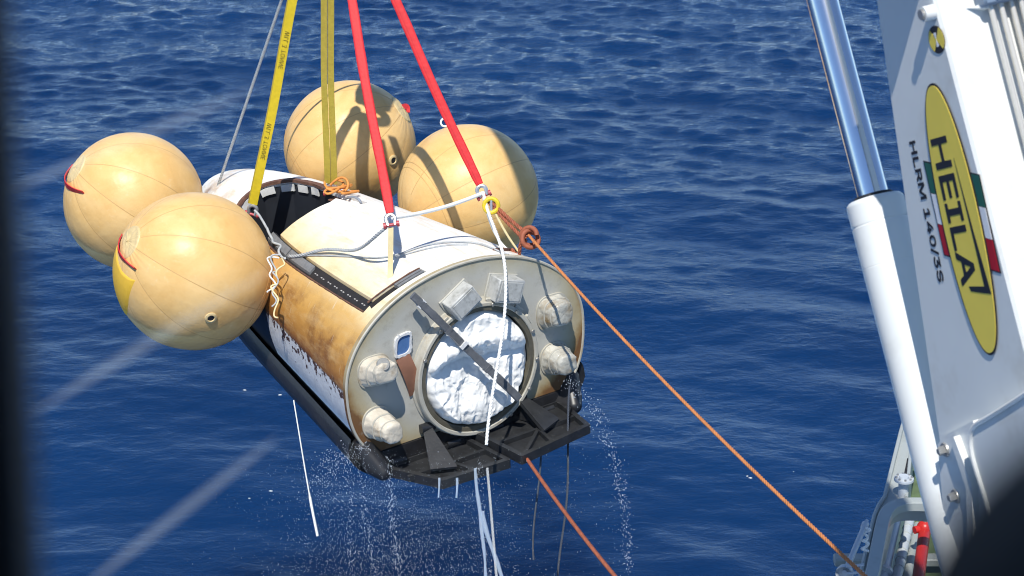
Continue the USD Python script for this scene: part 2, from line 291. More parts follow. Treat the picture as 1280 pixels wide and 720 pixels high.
raw('pane_glass', {'t': N('transparent_bsdf', color=(.985, .99, .99)), 'g': N('glossy_bsdf', color=(.8, .8, .8), roughness=0.), 'm': N('mix_closure', fac=.012)}, [('t.BSDF', 'm.closure1'), ('g.BSDF', 'm.closure2')], 'm.closure')
raw('pane_smear', {'t': N('transparent_bsdf', color=(1., 1., 1.)), 'd': N('diffuse_bsdf', color=(.66, .74, .76)), 'm': N('mix_closure', fac=.11)}, [('t.BSDF', 'm.closure1'), ('d.BSDF', 'm.closure2')], 'm.closure')

# ------------------------------------------------------------------ sea: one sheet, fine where it is near, out to the horizon
def ocean(waves, slope, n=512, L=51.2, seed=3):
    rs = np.random.RandomState(seed); k = np.fft.fftfreq(n, L / n) * 2 * np.pi; kx, ky = np.meshgrid(k, k, indexing='ij'); kk = np.hypot(kx, ky); kk[0, 0] = 1
    wd = unit([.22, .97]); c = (kx * wd[0] + ky * wd[1]) / kk
    spec = np.zeros_like(kk)
    for lam, amp, sp in waves:
        kp = 2 * np.pi / lam; spec += amp * np.exp(-.74 * (kp / kk) ** 2) * kk ** -3.1 * (.06 + np.abs(c) ** (5 * sp)) * (kp ** -.2)
    spec *= np.exp(-(kk * .05) ** 2); spec[0, 0] = 0
    h = np.fft.ifft2(np.sqrt(spec) * (rs.randn(n, n) + 1j * rs.randn(n, n))).real
    gx, gy = np.gradient(h, L / n); s = math.sqrt((gx ** 2 + gy ** 2).mean())
    return h * (slope / s), L
HS, L_ = ocean(((.6, 1.0, .5), (1.3, .5, .6)), .150)
HL, _ = ocean(((4.5, 1.0, .4),), .105, seed=8)
kf = np.fft.fftfreq(512, .1) * 2 * np.pi; HL = np.fft.ifft2(np.fft.fft2(HL) * np.exp(-((kf[:, None] ** 2 + kf[None] ** 2) * .30 ** 2))).real
def axis(lo, hi, step, far):
    mid = np.arange(lo, hi + step / 2, step); g = [step]
    while sum(g) < far: g.append(g[-1] * 1.16)
    c = np.cumsum(g); return np.r_[lo - c[::-1], mid, hi + c]
xs, ys = axis(-15, 15, .09, 9000), axis(18, 56, .09, 9000)
X, Y = np.meshgrid(xs, ys, indexing='ij')
step = np.maximum(np.gradient(xs)[:, None], np.gradient(ys)[None, :])
fade = np.clip(1.3 - step / 1.2, 0, 1); patch = .55 + .9 * meshkit.fbm(np.stack([X * .07, Y * .16, 0 * X], -1), 3, 5)
lee = .26 + .74 * np.clip((Y - 27.5) / 15, 0, 1) ** 1.1            # smoother water close under the ship's side
Z = fade * (map_coordinates(HS, [X / L_ * 512, Y / L_ * 512], order=1, mode='grid-wrap') * lee * patch + 1.5 * map_coordinates(HL, [X / L_ * 512 + 40, Y / L_ * 512], order=1, mode='grid-wrap'))
sea = (np.stack([X, Y, Z], -1).reshape(-1, 3), grid_faces(len(xs), len(ys)))
obj('sea', sea, 'sea_water', smooth=True, kind='structure')

# ------------------------------------------------------------------ the capsule (local: x to the nose, y to port, z up)
CP = A([-.36004056, 15.81499162, 5.56066151])
CM = A([[-.5548310, -.8307068, -.0457029], [.8319630, -.5539817, -.0306879], [.00017407, -.05504971, .99848360]])
CAPM = frame(CP, CM[:, 0], CM[:, 1], CM[:, 2])
def W(p): return CP + CM @ A(p, float)                            # capsule to world
def loc(w): return CM.T @ (A(w) - CP)
capsule = thing('spacecraft_capsule', 'scorched white and orange blunt re-entry capsule with black belly hanging from slings over the sea', 'spacecraft', CAPM)
def bw(x): return (1.1 - .142 * x) * np.sqrt(np.maximum(1 - (np.clip(x, 0, 4.45) / 4.45) ** 6, 0))
def bt(x): return (.777 - .045 * x) * np.sqrt(np.maximum(1 - (np.clip(x, 0, 4.45) / 4.45) ** 4.5, 0))
def bb(x): return (.80 - .012 * x) * np.sqrt(np.maximum(1 - (np.clip(x, 0, 4.45) / 4.45) ** 7, 0))
def section(x, m=160, grow=0.):
    q = np.linspace(0, 2 * np.pi, m, endpoint=False); c, s = np.cos(q), np.sin(q)
    up = s >= 0; e = 2 / 2.7
    y = np.where(up, c, np.sign(c) * np.abs(c) ** e) * (bw(x) + grow); z = np.where(up, s * (bt(x) + grow), -np.abs(s) ** e * (bb(x) + grow))
    return y, z
def ztop(x, y): return bt(x) * np.sqrt(np.maximum(1 - (y / bw(x)) ** 2, 0))
st = np.r_[np.linspace(0, 3.6, 60), 4.45 - .85 * np.linspace(1, 0, 26)[1:] ** 2 * .999 - .0008]
rows = [np.c_[np.full(160, x), *section(x)] for x in st]
v = np.vstack(rows + [[[0, 0, 0]], [[4.45, 0, 0]]]); m = 160; n = len(st); i = np.arange(m)
f = np.vstack([tri(grid_faces(n, m, wrap_v=True)), np.stack([np.full(m, n * m), i, (i + 1) % m], 1), np.stack([np.full(m, n * m + 1), (n - 1) * m + (i + 1) % m, (n - 1) * m + i], 1)])
bm = trimesh.Trimesh(v, f, process=False)
if bm.volume < 0: bm.invert()
def mani(t): return manifold3d.Manifold(manifold3d.Mesh(np.asarray(t.vertices, np.float32), np.asarray(t.faces, np.uint32)))
body = mani(bm)
bay_poly = Polygon([(2.02, .60), (2.0, .30), (2.02, .05), (2.12, -.10), (2.55, -.10), (2.80, -.02), (2.93, .18), (2.95, .36), (2.88, .52), (2.70, .60), (2.40, .62)]).buffer(.03)
body -= mani(prism(bay_poly, .02, 1.2))
# slot in the skin: along the flank, then up along the rim
def skin(x, y, d=0.): return A([x, y, ztop(x, y) + d])
SL = [(2.12, .555), (1.6, .63), (1.1, .675), (.6, .71), (.16, .735)]
SC = [(.16, .735), (.135, .62), (.12, .50), (.115, .34), (.115, .27)]
def slot_cut(pts, w):
    P_ = A(pts); d = np.gradient(P_, axis=0); d /= np.linalg.norm(d, axis=1, keepdims=True); nn = np.c_[-d[:, 1], d[:, 0]]
    return Polygon(np.vstack([P_ + nn * w, (P_ - nn * w)[::-1]]))
def slot_band(pts, w, lift, n=40):
    P_ = spline(A(pts), n); d = np.gradient(P_, axis=0); d /= np.linalg.norm(d, axis=1, keepdims=True); nn = np.c_[-d[:, 1], d[:, 0]]
    out = []
    for o in np.linspace(-1, 1, 5):
        q = P_ + nn * w * o; out.append(np.c_[q, ztop(q[:, 0], q[:, 1]) + lift])
    return A(out)
def band_solid(g0, g1):
    a, b, _ = g0.shape; v = np.vstack([g0.reshape(-1, 3), g1.reshape(-1, 3)]); f0 = tri(grid_faces(a, b)); k = a * b
    edge = np.r_[np.arange(b), b * np.arange(1, a) + b - 1, (a - 1) * b + np.arange(b - 2, -1, -1), b * np.arange(a - 2, 0, -1)]
    e2 = np.roll(edge, -1); side = np.stack([edge, e2, e2 + k, edge + k], 1)
    t = trimesh.Trimesh(v, np.vstack([f0, f0[:, ::-1] + k, tri(side)]), process=False); t.fix_normals(); return t
for P_, w in ((SL, .048), (SC, .05)):
    body -= mani(band_solid(slot_band(P_, w, -.035), slot_band(P_, w, .2)))
body -= mani(rbox((.42, .10, .10), .02, (A([1.98, -.12, ztop(1.98, -.12)]), unit([1, .25, 0]), unit([-.25, 1, 0]), A([0, 0, 1.]))))   # small top recess
body_prim = obj('body', body, 'capsule_skin', capsule, smooth=35)
hx = np.linspace(0, 4.38, 70); dl = np.linspace(np.pi + .24, 2 * np.pi - .24, 90); hs_ = []
for g in (.0, 1.):
    for k_, x in enumerate(hx):
        c, s_ = np.cos(dl), np.sin(dl); e = .47; gg = .06 * g * np.minimum(1, np.minimum(np.arange(90), np.arange(90)[::-1]) / 5.) ** .6 - .004
        hs_.append(np.c_[np.full(90, x - .012 * g), np.sign(c) * np.abs(c) ** e * (bw(x) + gg), -np.abs(s_) ** e * (bb(x) + gg)])
g_ = A(hs_).reshape(2, 70, 90, 3)
obj('heat_shield', band_solid(g_[0], g_[1]), 'black_tps', capsule, label='black heat shield along the belly')

def shell_inset(poly, z0, z1): return prism(poly, z0, z1)
# bay liner (dark) and white tabs round the rim
zs = np.asarray(bay_poly.exterior.coords)
inner = bay_poly.buffer(-.006); wall = bay_poly.buffer(-.004).difference(bay_poly.buffer(-.012))
rim_pts = A([[x, y, ztop(x, y)] for x, y in spline(zs[::4] if len(zs) > 60 else zs, 90)])
ic = np.asarray(inner.exterior.coords)[:-1]
lv = np.vstack([np.c_[ic, np.full(len(ic), .026)], np.c_[ic, ztop(ic[:, 0], ic[:, 1]) - .03]]); k = len(ic); ii = np.arange(k)
liner = [trimesh.Trimesh(lv, tri(np.stack([ii, (ii + 1) % k, (ii + 1) % k + k, ii + k], 1))[:, ::-1], process=False), prism(inner, .022, .03)]
obj('bay_liner', liner, 'bay_dark', capsule)
def rim_param(u0, u1, n=60):
    d = np.asarray(bay_poly.exterior.coords)[:-1]; c = A([2.45, .25]); ang = np.arctan2(d[:, 1] - c[1], d[:, 0] - c[0]); o = np.argsort(ang)
    u = np.linspace(u0, u1, n); x = np.interp(u, ang[o], d[o, 0], period=2 * np.pi); y = np.interp(u, ang[o], d[o, 1], period=2 * np.pi); return np.c_[x, y]
for u0, u1 in ((-2.0, 2.05),):
    q = rim_param(u0, u1); p3 = np.c_[q, ztop(q[:, 0], q[:, 1]) + .006]; sc = 1 + .35 * (meshkit.noise(p3 * 14, 5) - .5)
    obj('bay_rim', sweep(p3, A([[-.012, -.026], [.014, -.026], [.014, .026], [-.012, .026]]), scale=sc, ref=(0, 0, 1)), 'rust_rim', capsule)
cx, cy = 2.45, .25
for k, u in enumerate(np.linspace(-1.35, 1.3, 8)):
    q = rim_param(u - .13, u + .13, 6); q = q + (A([cx, cy]) - q) * .045; p3 = np.c_[q, ztop(q[:, 0], q[:, 1]) - .055]
    obj('rim_block', sweep(p3, A([[-.032, -.006], [.032, -.006], [.032, .006], [-.032, .006]]), ref=(0, 0, 1)), 'bay_white', capsule)
for (x, y, z, s) in ((2.2, .45, .2, .05), (2.55, .2, .12, .07), (2.7, .42, .25, .05), (2.4, .55, .22, .06)):
    obj('bay_fitting', rbox((s * 2, s, .05), .008, (A([x, y, z]), A([1., 0, 0]), A([0, 1., 0]), A([0, 0, 1.]))), 'slot_grey', capsule)

# slot floor, clips, grey strips
slot = obj('skin_slot', [band_solid(slot_band(SL, .046, -.033), slot_band(SL, .046, -.026)), band_solid(slot_band(SC, .048, -.033), slot_band(SC, .048, -.024))], 'slot_dark', capsule)
P_ = spline(A(SL), 200)
for k in range(11):
    q = P_[int(66 + k * 12.2)]; t_ = unit(np.r_[P_[min(199, int(66 + k * 12.2) + 3)] - q, 0])
    for o in (-.018, .018):
        c = np.r_[q + t_[:2] * o, ztop(*q) - .022]; obj('clip', rbox((.016, .012, .008), .002, (c, t_, np.cross([0, 0, 1], t_), A([0, 0, 1.]))), 'slot_clip', slot)
for a_, b_ in ((0, .32), (.34, .68)):
    P2 = spline(A(SL), 100)[:48]; s_ = P2[int(a_ * 70):int(b_ * 70) + 1][::max(1, 1)]
    obj('grey_strip', band_solid(slot_band(s_, .026, -.024, 8), slot_band(s_, .026, .001, 8)), 'slot_grey', slot)
for o0, o1 in ((-.9, -.15), (.05, .8)):
    g = spline(A(SC)[1:], 30); 
    for a_, b_ in ((9, 15), (15.6, 21), (21.6, 28)):
        s_ = g[int(a_):int(b_) + 1] + A([.5 * (o0 + o1) * .045, 0])
        obj('grey_plate', band_solid(slot_band(s_, .015, -.022, 8), slot_band(s_, .015, .004, 8)), 'slot_grey', slot)
# rust edge above the slot
for pts, off in ((SL, .053), (SC, -.054)):
    P2 = spline(A(pts), 60); d = np.gradient(P2, axis=0); d /= np.linalg.norm(d, axis=1, keepdims=True); q = P2 + np.c_[-d[:, 1], d[:, 0]] * off * (-1 if pts is SL else -1)
    q3 = np.c_[q, ztop(q[:, 0], q[:, 1])]; obj('slot_edge', tube(q3, .008 * (1 + .6 * (meshkit.noise(q3 * 30, 2) - .5)), 6), 'rust_rim', capsule)
# top recess floor and latch
c = A([1.98, -.12, ztop(1.98, -.12)])
rc = obj('top_recess', rbox((.40, .085, .012), .004, (c - [0, 0, .045], unit([1, .25, 0]), unit([-.25, 1, 0]), A([0, 0, 1.]))), 'rust_rim', capsule)
obj('latch', tube(spline([c + [.02, .02, -.02], c + [-.06, .0, .035], c + [-.15, -.03, .03], c + [-.17, -.04, -.02]], 16), .012), 'shackle_steel', rc)
for yy in (-.56,):
    q = A([[.22 - .03 * k, yy + .05 * k] for k in range(-3, 4)]); p3 = np.c_[q, ztop(q[:, 0], q[:, 1]) + .004]
    obj('rim_slot', sweep(p3, A([[-.012, -.03], [.012, -.03], [.012, .03], [-.012, .03]]), ref=(0, 0, 1)), 'rust_rim', capsule)

# base plate
yb, zb_ = section(0., 240, .006); pl = Polygon(np.c_[yb, zb_]).intersection(Polygon([(-2, -.57), (2, -.57), (2, 2), (-2, 2)]))
RC = A([0, -.04, -.11]); BF = (A([0, 0, 0.]), A([0, 1., 0]), A([0, 0, 1.]), A([-1., 0, 0]))
base = obj('base_plate', prism(pl.difference(Polygon(np.c_[.50 * np.cos(np.linspace(0, 6.283, 80)) - .04, .50 * np.sin(np.linspace(0, 6.283, 80)) - .11])), -.004, .035, BF), 'base_grey', capsule)
rp = np.asarray(pl.exterior.coords); rp = rp[rp[:, 1] > -.565]
o = np.argsort(np.unwrap(np.arctan2(rp[:, 1] + .1, -rp[:, 0]) )); 
rim3 = np.c_[np.full(len(rp), -.036), rp * .993]
ang = np.arctan2(rim3[:, 1], rim3[:, 2]); rim3 = rim3[np.argsort(ang)]
obj('base_rim', tube(rim3, .011, 6), 'ring_grey', capsule)
# hatch ring
RF = (RC, A([0, 1., 0]), A([0, 0, 1.]), A([-1., 0, 0]))
ring = obj('hatch_ring', lathe([(.575, .03), (.575, .050), (.560, .058), (.560, .115), (.552, .123), (.530, .123), (.525, .118), (.525, .03)], RF, 96), 'ring_grey', capsule)
obj('inner_ring', lathe([(.524, .03), (.524, .108), (.517, .112), (.488, .112), (.484, .106), (.484, .03)], RF, 96), 'ring_bronze', ring)
for k in range(9):
    q = math.radians(25 + k * 27); c = RC + A([-.128, .541 * math.cos(q), .541 * math.sin(q)]); obj('bolt', lathe([(0, .014), (.013, .014), (.016, .010), (.016, 0)], (c, A([0, 1., 0]), A([0, 0, 1.]), A([-1., 0, 0])), 10), 'zinc', ring)
for k in range(7):
    q = math.radians(60 + k * 15); c = RC + A([-.10, .572 * math.cos(q), .572 * math.sin(q)]); er = A([0, math.cos(q), math.sin(q)]); obj('ring_tab', rbox((.028, .09, .03), .006, (c, er, np.cross([-1, 0, 0], er), A([-1., 0, 0]))), 'ring_grey', ring)
obj('hatch_recess', lathe([(0, .012), (.49, .012)], RF, 48), 'bay_dark', capsule)
# crumpled white cover
nr, na = 110, 320; rr, aa = np.meshgrid(np.linspace(0.0, 1, nr) ** .8, np.linspace(0, 2 * np.pi, na, endpoint=False), indexing='ij')
u_, w_ = rr * np.cos(aa), rr * np.sin(aa)
p2 = np.stack([u_ * 1.9, w_ * 1.9, 0 * u_ + 3.3], -1); wx = meshkit.fbm(p2 * 1.3, 4, 11) - .5; wy = meshkit.fbm(p2 * 1.3 + 7.7, 4, 12) - .5
def ridge(a): return 1 - np.abs(2 * a - 1)
q2 = np.stack([u_ * 3.2 + 1.8 * wx + .25 * w_, w_ * 1.5 + 1.5 * wy, 0 * u_], -1)
f1 = ridge(meshkit.fbm(q2, 2, 21)); q3_ = np.stack([u_ * 6 + 3 * wy, w_ * 3.5 + 3 * wx, 0 * u_ + 4], -1); f2 = ridge(meshkit.fbm(q3_, 2, 25)); f3 = ridge(meshkit.fbm(q3_ * 2.3, 2, 29))
roll = np.exp(-((w_ - .52 + .16 * u_ ** 2 + .1 * wx) / .15) ** 2) * .06 - np.exp(-((w_ - .22 + .12 * u_ ** 2 + .15 * wy) / .10) ** 2) * .04
edge = np.clip((1 - rr) / .10, 0, 1) ** .5
pleat = np.sin(aa * 30 + 9 * meshkit.fbm(np.stack([np.cos(aa) * 2, np.sin(aa) * 2, rr * 1.5], -1), 3, 31)) * .009 * np.clip((rr - .45) / .3, 0, 1)
h = .045 + edge * (pleat * .25 + .075 + .055 * np.exp(-((w_ + .65) / .4) ** 2) + roll + .060 * (f1 - .75) + .020 * (f2 - .75) + .006 * (f3 - .75))
rad = .478 * (1 + .03 * (meshkit.noise(np.stack([np.cos(aa) * 5, np.sin(aa) * 5, 0 * aa], -1), 9) - .7))
fab = np.stack([RC[0] - h, RC[1] + rad * u_ * (1 + .03 * wx), RC[2] + rad * w_ * (1 + .02 * wy)], -1).reshape(-1, 3)
fm = trimesh.Trimesh(fab, tri(grid_faces(nr, na, wrap_v=True)), process=False)
if fm.face_normals[:, 0].mean() > 0: fm.invert()
obj('fabric_cover', fm, 'fabric_white', capsule, smooth=True, label='crumpled white fabric stuffed in the round hatch')

# boxes on the base plate
def rotf(deg, c):
    q = math.radians(deg); return (A(c), A([0, math.cos(q), math.sin(q)]), A([0, -math.sin(q), math.cos(q)]), A([-1., 0, 0]))
for (c, deg, sz) in (((-.10, .075, .505), -31, (.25, .17, .15)), ((-.105, -.325, .495), 18, (.245, .19, .16))):
    fr = rotf(deg, c); b_ = obj('equipment_box', rbox(sz, .008, fr), 'box_grey', capsule)
    obj('face_plate', rbox((sz[0] * .82, sz[1] * .80, .008), .003, (A(c) + A([-sz[2] / 2 - .001, 0, 0]), *fr[1:])), 'box_grey', b_)
    obj('foot_flange', rbox((sz[0] * 1.12, sz[1] * 1.1, .018), .004, (A([-.043, c[1], c[2]]), *fr[1:])), 'base_grey', b_)
# thruster pods: rounded wrapped noses
def pod(cy_, cz_, tip, ry, rz, h, matn, seed, cap=None, square=0.5):
    nn = 40; q = np.linspace(0, 2 * np.pi, 72, endpoint=False); t_ = np.linspace(0, 1, nn)
    T, Q = np.meshgrid(t_, q, indexing='ij'); e = square + .12
    prof = np.where(T < .65, 1.10 - .36 * np.minimum(T / .65, 1) ** .7, .74 * np.maximum(1 - ((T - .65) / .35) ** 3.0, 0) ** .5) - .035 * np.exp(-((T - .60) / .035) ** 2)
    cs, sn = np.cos(Q), np.sin(Q); cs, sn = np.sign(cs) * np.abs(cs) ** e, np.sign(sn) * np.abs(sn) ** e
    hh = np.where(T < .65, T / .65 * .8, .8 + .2 * np.sin((T - .65) / .35 * np.pi / 2)) * h
    y = cy_ + tip[0] * hh + ry * prof * cs; z = cz_ + tip[1] * hh + rz * prof * sn; x = -.034 - hh
    P3 = np.stack([x, y, z], -1); nz = meshkit.fbm(P3 * 9 + seed, 4, seed) - .5; nz2 = np.maximum(ridge(meshkit.fbm(P3 * A([5., 12, 12]) + seed, 3, seed + 5)), .55) ** 2 - .7
    dirv = np.stack([-.5 * T, cs, sn], -1); P3 = P3 + dirv * (nz * .020 + nz2 * .010)[..., None]
    m_ = trimesh.Trimesh(P3.reshape(-1, 3), tri(grid_faces(nn, 72, wrap_v=True)), process=False); m_.invert() if m_.volume < 0 else None
    p_ = obj('thruster_pod', m_, matn, capsule, smooth=True)
    for row, rr_ in ((int(nn * .34), .007), (int(nn * .60), .006)):   # lashing cords round the wrapping
        lp = P3[row]; cp = lp.mean(0); lp = cp + (lp - cp) * 1.015; obj('wrap_cord', tube(np.vstack([lp, lp[:2]]), rr_, 6), 'ring_grey', p_)
    fl = np.linspace(0, 2 * np.pi, 40); obj('pod_flange', prism(np.c_[cy_ + ry * 1.13 * np.sign(np.cos(fl[:-1])) * np.abs(np.cos(fl[:-1])) ** e, cz_ + rz * 1.13 * np.sign(np.sin(fl[:-1])) * np.abs(np.sin(fl[:-1])) ** e], .030, .048, BF), 'ring_grey', p_)
    if cap: 
        c, nrm = cap; x_, y_, n_ = basis(nrm); obj('nozzle_cap', lathe([(0, .02), (.045, .02), (.052, .012), (.052, -.06)], (A(c), x_, y_, n_), 24), 'cap_grey', p_)
    return p_
pod(.85, .12, (-.05, .26), .128, .118, .20, 'pod_white', 3, cap=((-.20, .855, .235), (-.8, .28, .55)), square=.6)
pod(.86, -.31, (-.13, -.16), .115, .118, .22, 'pod_white', 8, square=.75)
pod(-.80, .14, (.03, .20), .135, .135, .18, 'pod_foil', 14, square=.6)
pod(-.80, -.27, (-.04, .04), .122, .125, .21, 'pod_foil', 22, square=.7)
# window opening with ragged silver edge and the copper strip below
q = np.linspace(0, 2 * np.pi, 36, endpoint=False); rs = np.random.RandomState(4)
def win(s, jit=0.): 
    e = .55; r_ = 1 + jit * rs.rand(36); return np.c_[.585 + .066 * s * r_ * np.sign(np.cos(q)) * np.abs(np.cos(q)) ** e - .02 * np.sin(q), .265 + .085 * s * r_ * np.sign(np.sin(q)) * np.abs(np.sin(q)) ** e]
wo = obj('window_frame', prism(Polygon(win(1.04, .16), [win(.88)]), .034, .058, BF), 'silver_edge', capsule)
obj('window_film', prism(win(.90), .034, .046, BF), 'blue_foil', wo)
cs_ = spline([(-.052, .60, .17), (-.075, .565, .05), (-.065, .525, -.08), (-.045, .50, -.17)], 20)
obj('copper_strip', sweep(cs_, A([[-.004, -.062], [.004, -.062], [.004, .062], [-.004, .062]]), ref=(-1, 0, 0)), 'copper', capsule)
# taped strut across the hatch
pa, pb = A([-.13, .52, .69]), A([-.30, -.275, -.365]); u = np.linspace(0, 1, 40)[:, None]; bp = pa + (pb - pa) * u + A([-.012, 0, 0]) * np.sin(u * 9)
bar = obj('strut_bar', sweep(bp, A([[-.016, -.025], [0, -.032], [.016, -.025], [.016, .025], [0, .032], [-.016, .025]]), scale=1 + .22 * (meshkit.noise(bp * 22, 3) - .5), ref=(-1, 0, 0)), 'tape_grey', capsule)
for k, t_ in enumerate((.08, .33, .47, .70)):
    c = pa + (pb - pa) * t_; obj('tape_wrap', sweep(A([c - (pb - pa) * .012, c + (pb - pa) * .012]), A([[-.021, -.035], [.021, -.035], [.021, .035], [-.021, .035]]), ref=(-1, .1, 0)), 'silver_edge' if k in (0, 2) else 'tape_grey', bar)
# black band under the base plate with flap hinges
yb0, zb0 = section(0., 240, -.004); lowp = Polygon(np.c_[np.sign(np.cos(dl)) * np.abs(np.cos(dl)) ** .52 * 1.14, -np.abs(np.sin(dl)) ** .52 * .845]).intersection(Polygon([(-2, -.575), (2, -.575), (2, -2), (-2, -2)]))
obj('base_band', prism(lowp, .003, .05, BF), 'black_tps', capsule)
def flap(corn, zt_, cross, label):
    P4 = A(corn, float); base_ = Polygon(P4).buffer(-.015, join_style=2).buffer(.015)
    rim = base_.difference(base_.buffer(-.042, join_style=2)); I = (A([0, 0, 0.]), A([1., 0, 0]), A([0, 1., 0]), A([0, 0, 1.]))
    fl_ = obj('body_flap', [prism(base_, zt_ - .075, zt_ - .045), prism(rim, zt_ - .045, zt_)], 'flap_black', capsule, label=label)
    for a_, b_ in cross:
        a_, b_ = A(a_), A(b_); d = unit(b_ - a_); nn = A([-d[1], d[0]]) * .014; obj('rib', prism(Polygon([a_ + nn, b_ + nn, b_ - nn, a_ - nn]), zt_ - .05, zt_ - .004), 'flap_black', fl_)
    return fl_
fL = flap([(-.02, .06), (-.575, -.005), (-.535, .60), (-.10, .83), (-.02, .83)], -.70, [((-.10, .45), (-.54, .30)), ((-.30, .77), (-.30, .02))], 'left black body flap')
fR = flap([(-.02, .03), (-.66, -.045), (-.56, -.775), (-.16, -.83), (-.02, -.83)], -.655, [((-.34, -.04), (-.34, -.78)), ((-.36, -.42), (-.60, -.38)), ((-.36, -.40), (-.62, -.10))], 'right black body flap')
for fl_, sgn, zt_ in ((fL, 1, -.70), (fR, -1, -.655)):
    ap = A([-.055, .43 * sgn, -.50]); f1_, f2_ = (A([-.34, .59, zt_]), A([-.43, .40, zt_])) if sgn > 0 else (A([-.43, -.41, zt_]), A([-.34, -.62, zt_]))
    w1 = unit(f2_ - f1_) * .035; pts = [ap - w1, ap + w1, f1_, f2_]; nn = unit(np.cross(pts[1] - pts[0], f1_ - ap)); 
    hull = trimesh.convex.convex_hull(np.vstack([A(pts) + nn * .012, A(pts) - nn * .02])); obj('actuator_arm', hull, 'flap_black', fl_)
    obj('arm_web', trimesh.convex.convex_hull(np.vstack([[ap + [0, .012, 0], ap - [0, .012, 0]], [.5 * (f1_ + f2_) + [0, .012, 0], .5 * (f1_ + f2_) - [0, .012, 0]], [[-.06, ap[1] + .012, zt_ - .04], [-.06, ap[1] - .012, zt_ - .04]]])), 'flap_black', fl_)
    obj('arm_pivot', cyl(ap + [0, -.06, .01], ap + [0, .06, .01], .038, 16), 'flap_black', fl_)
    for yy in (.2, .7):
        obj('hinge', cyl([-.05, yy * sgn - .06, -.70], [-.05, yy * sgn + .06, -.70], .032, 14), 'flap_black', fl_)
for sgn in (1, -1):                                                # rounded black corner fairings
    pts = [(0.02, .97, -.52, .09), (.02, .84, -.70, .09), (-.08, .94, -.65, .075), (-.15, .90, -.69, .065)]
    hull = trimesh.convex.convex_hull(np.vstack([trimesh.creation.icosphere(3, r_).vertices + A([x, y * sgn, z]) for x, y, z, r_ in pts])); obj('corner_fairing', hull, 'fairing', capsule, smooth=True)

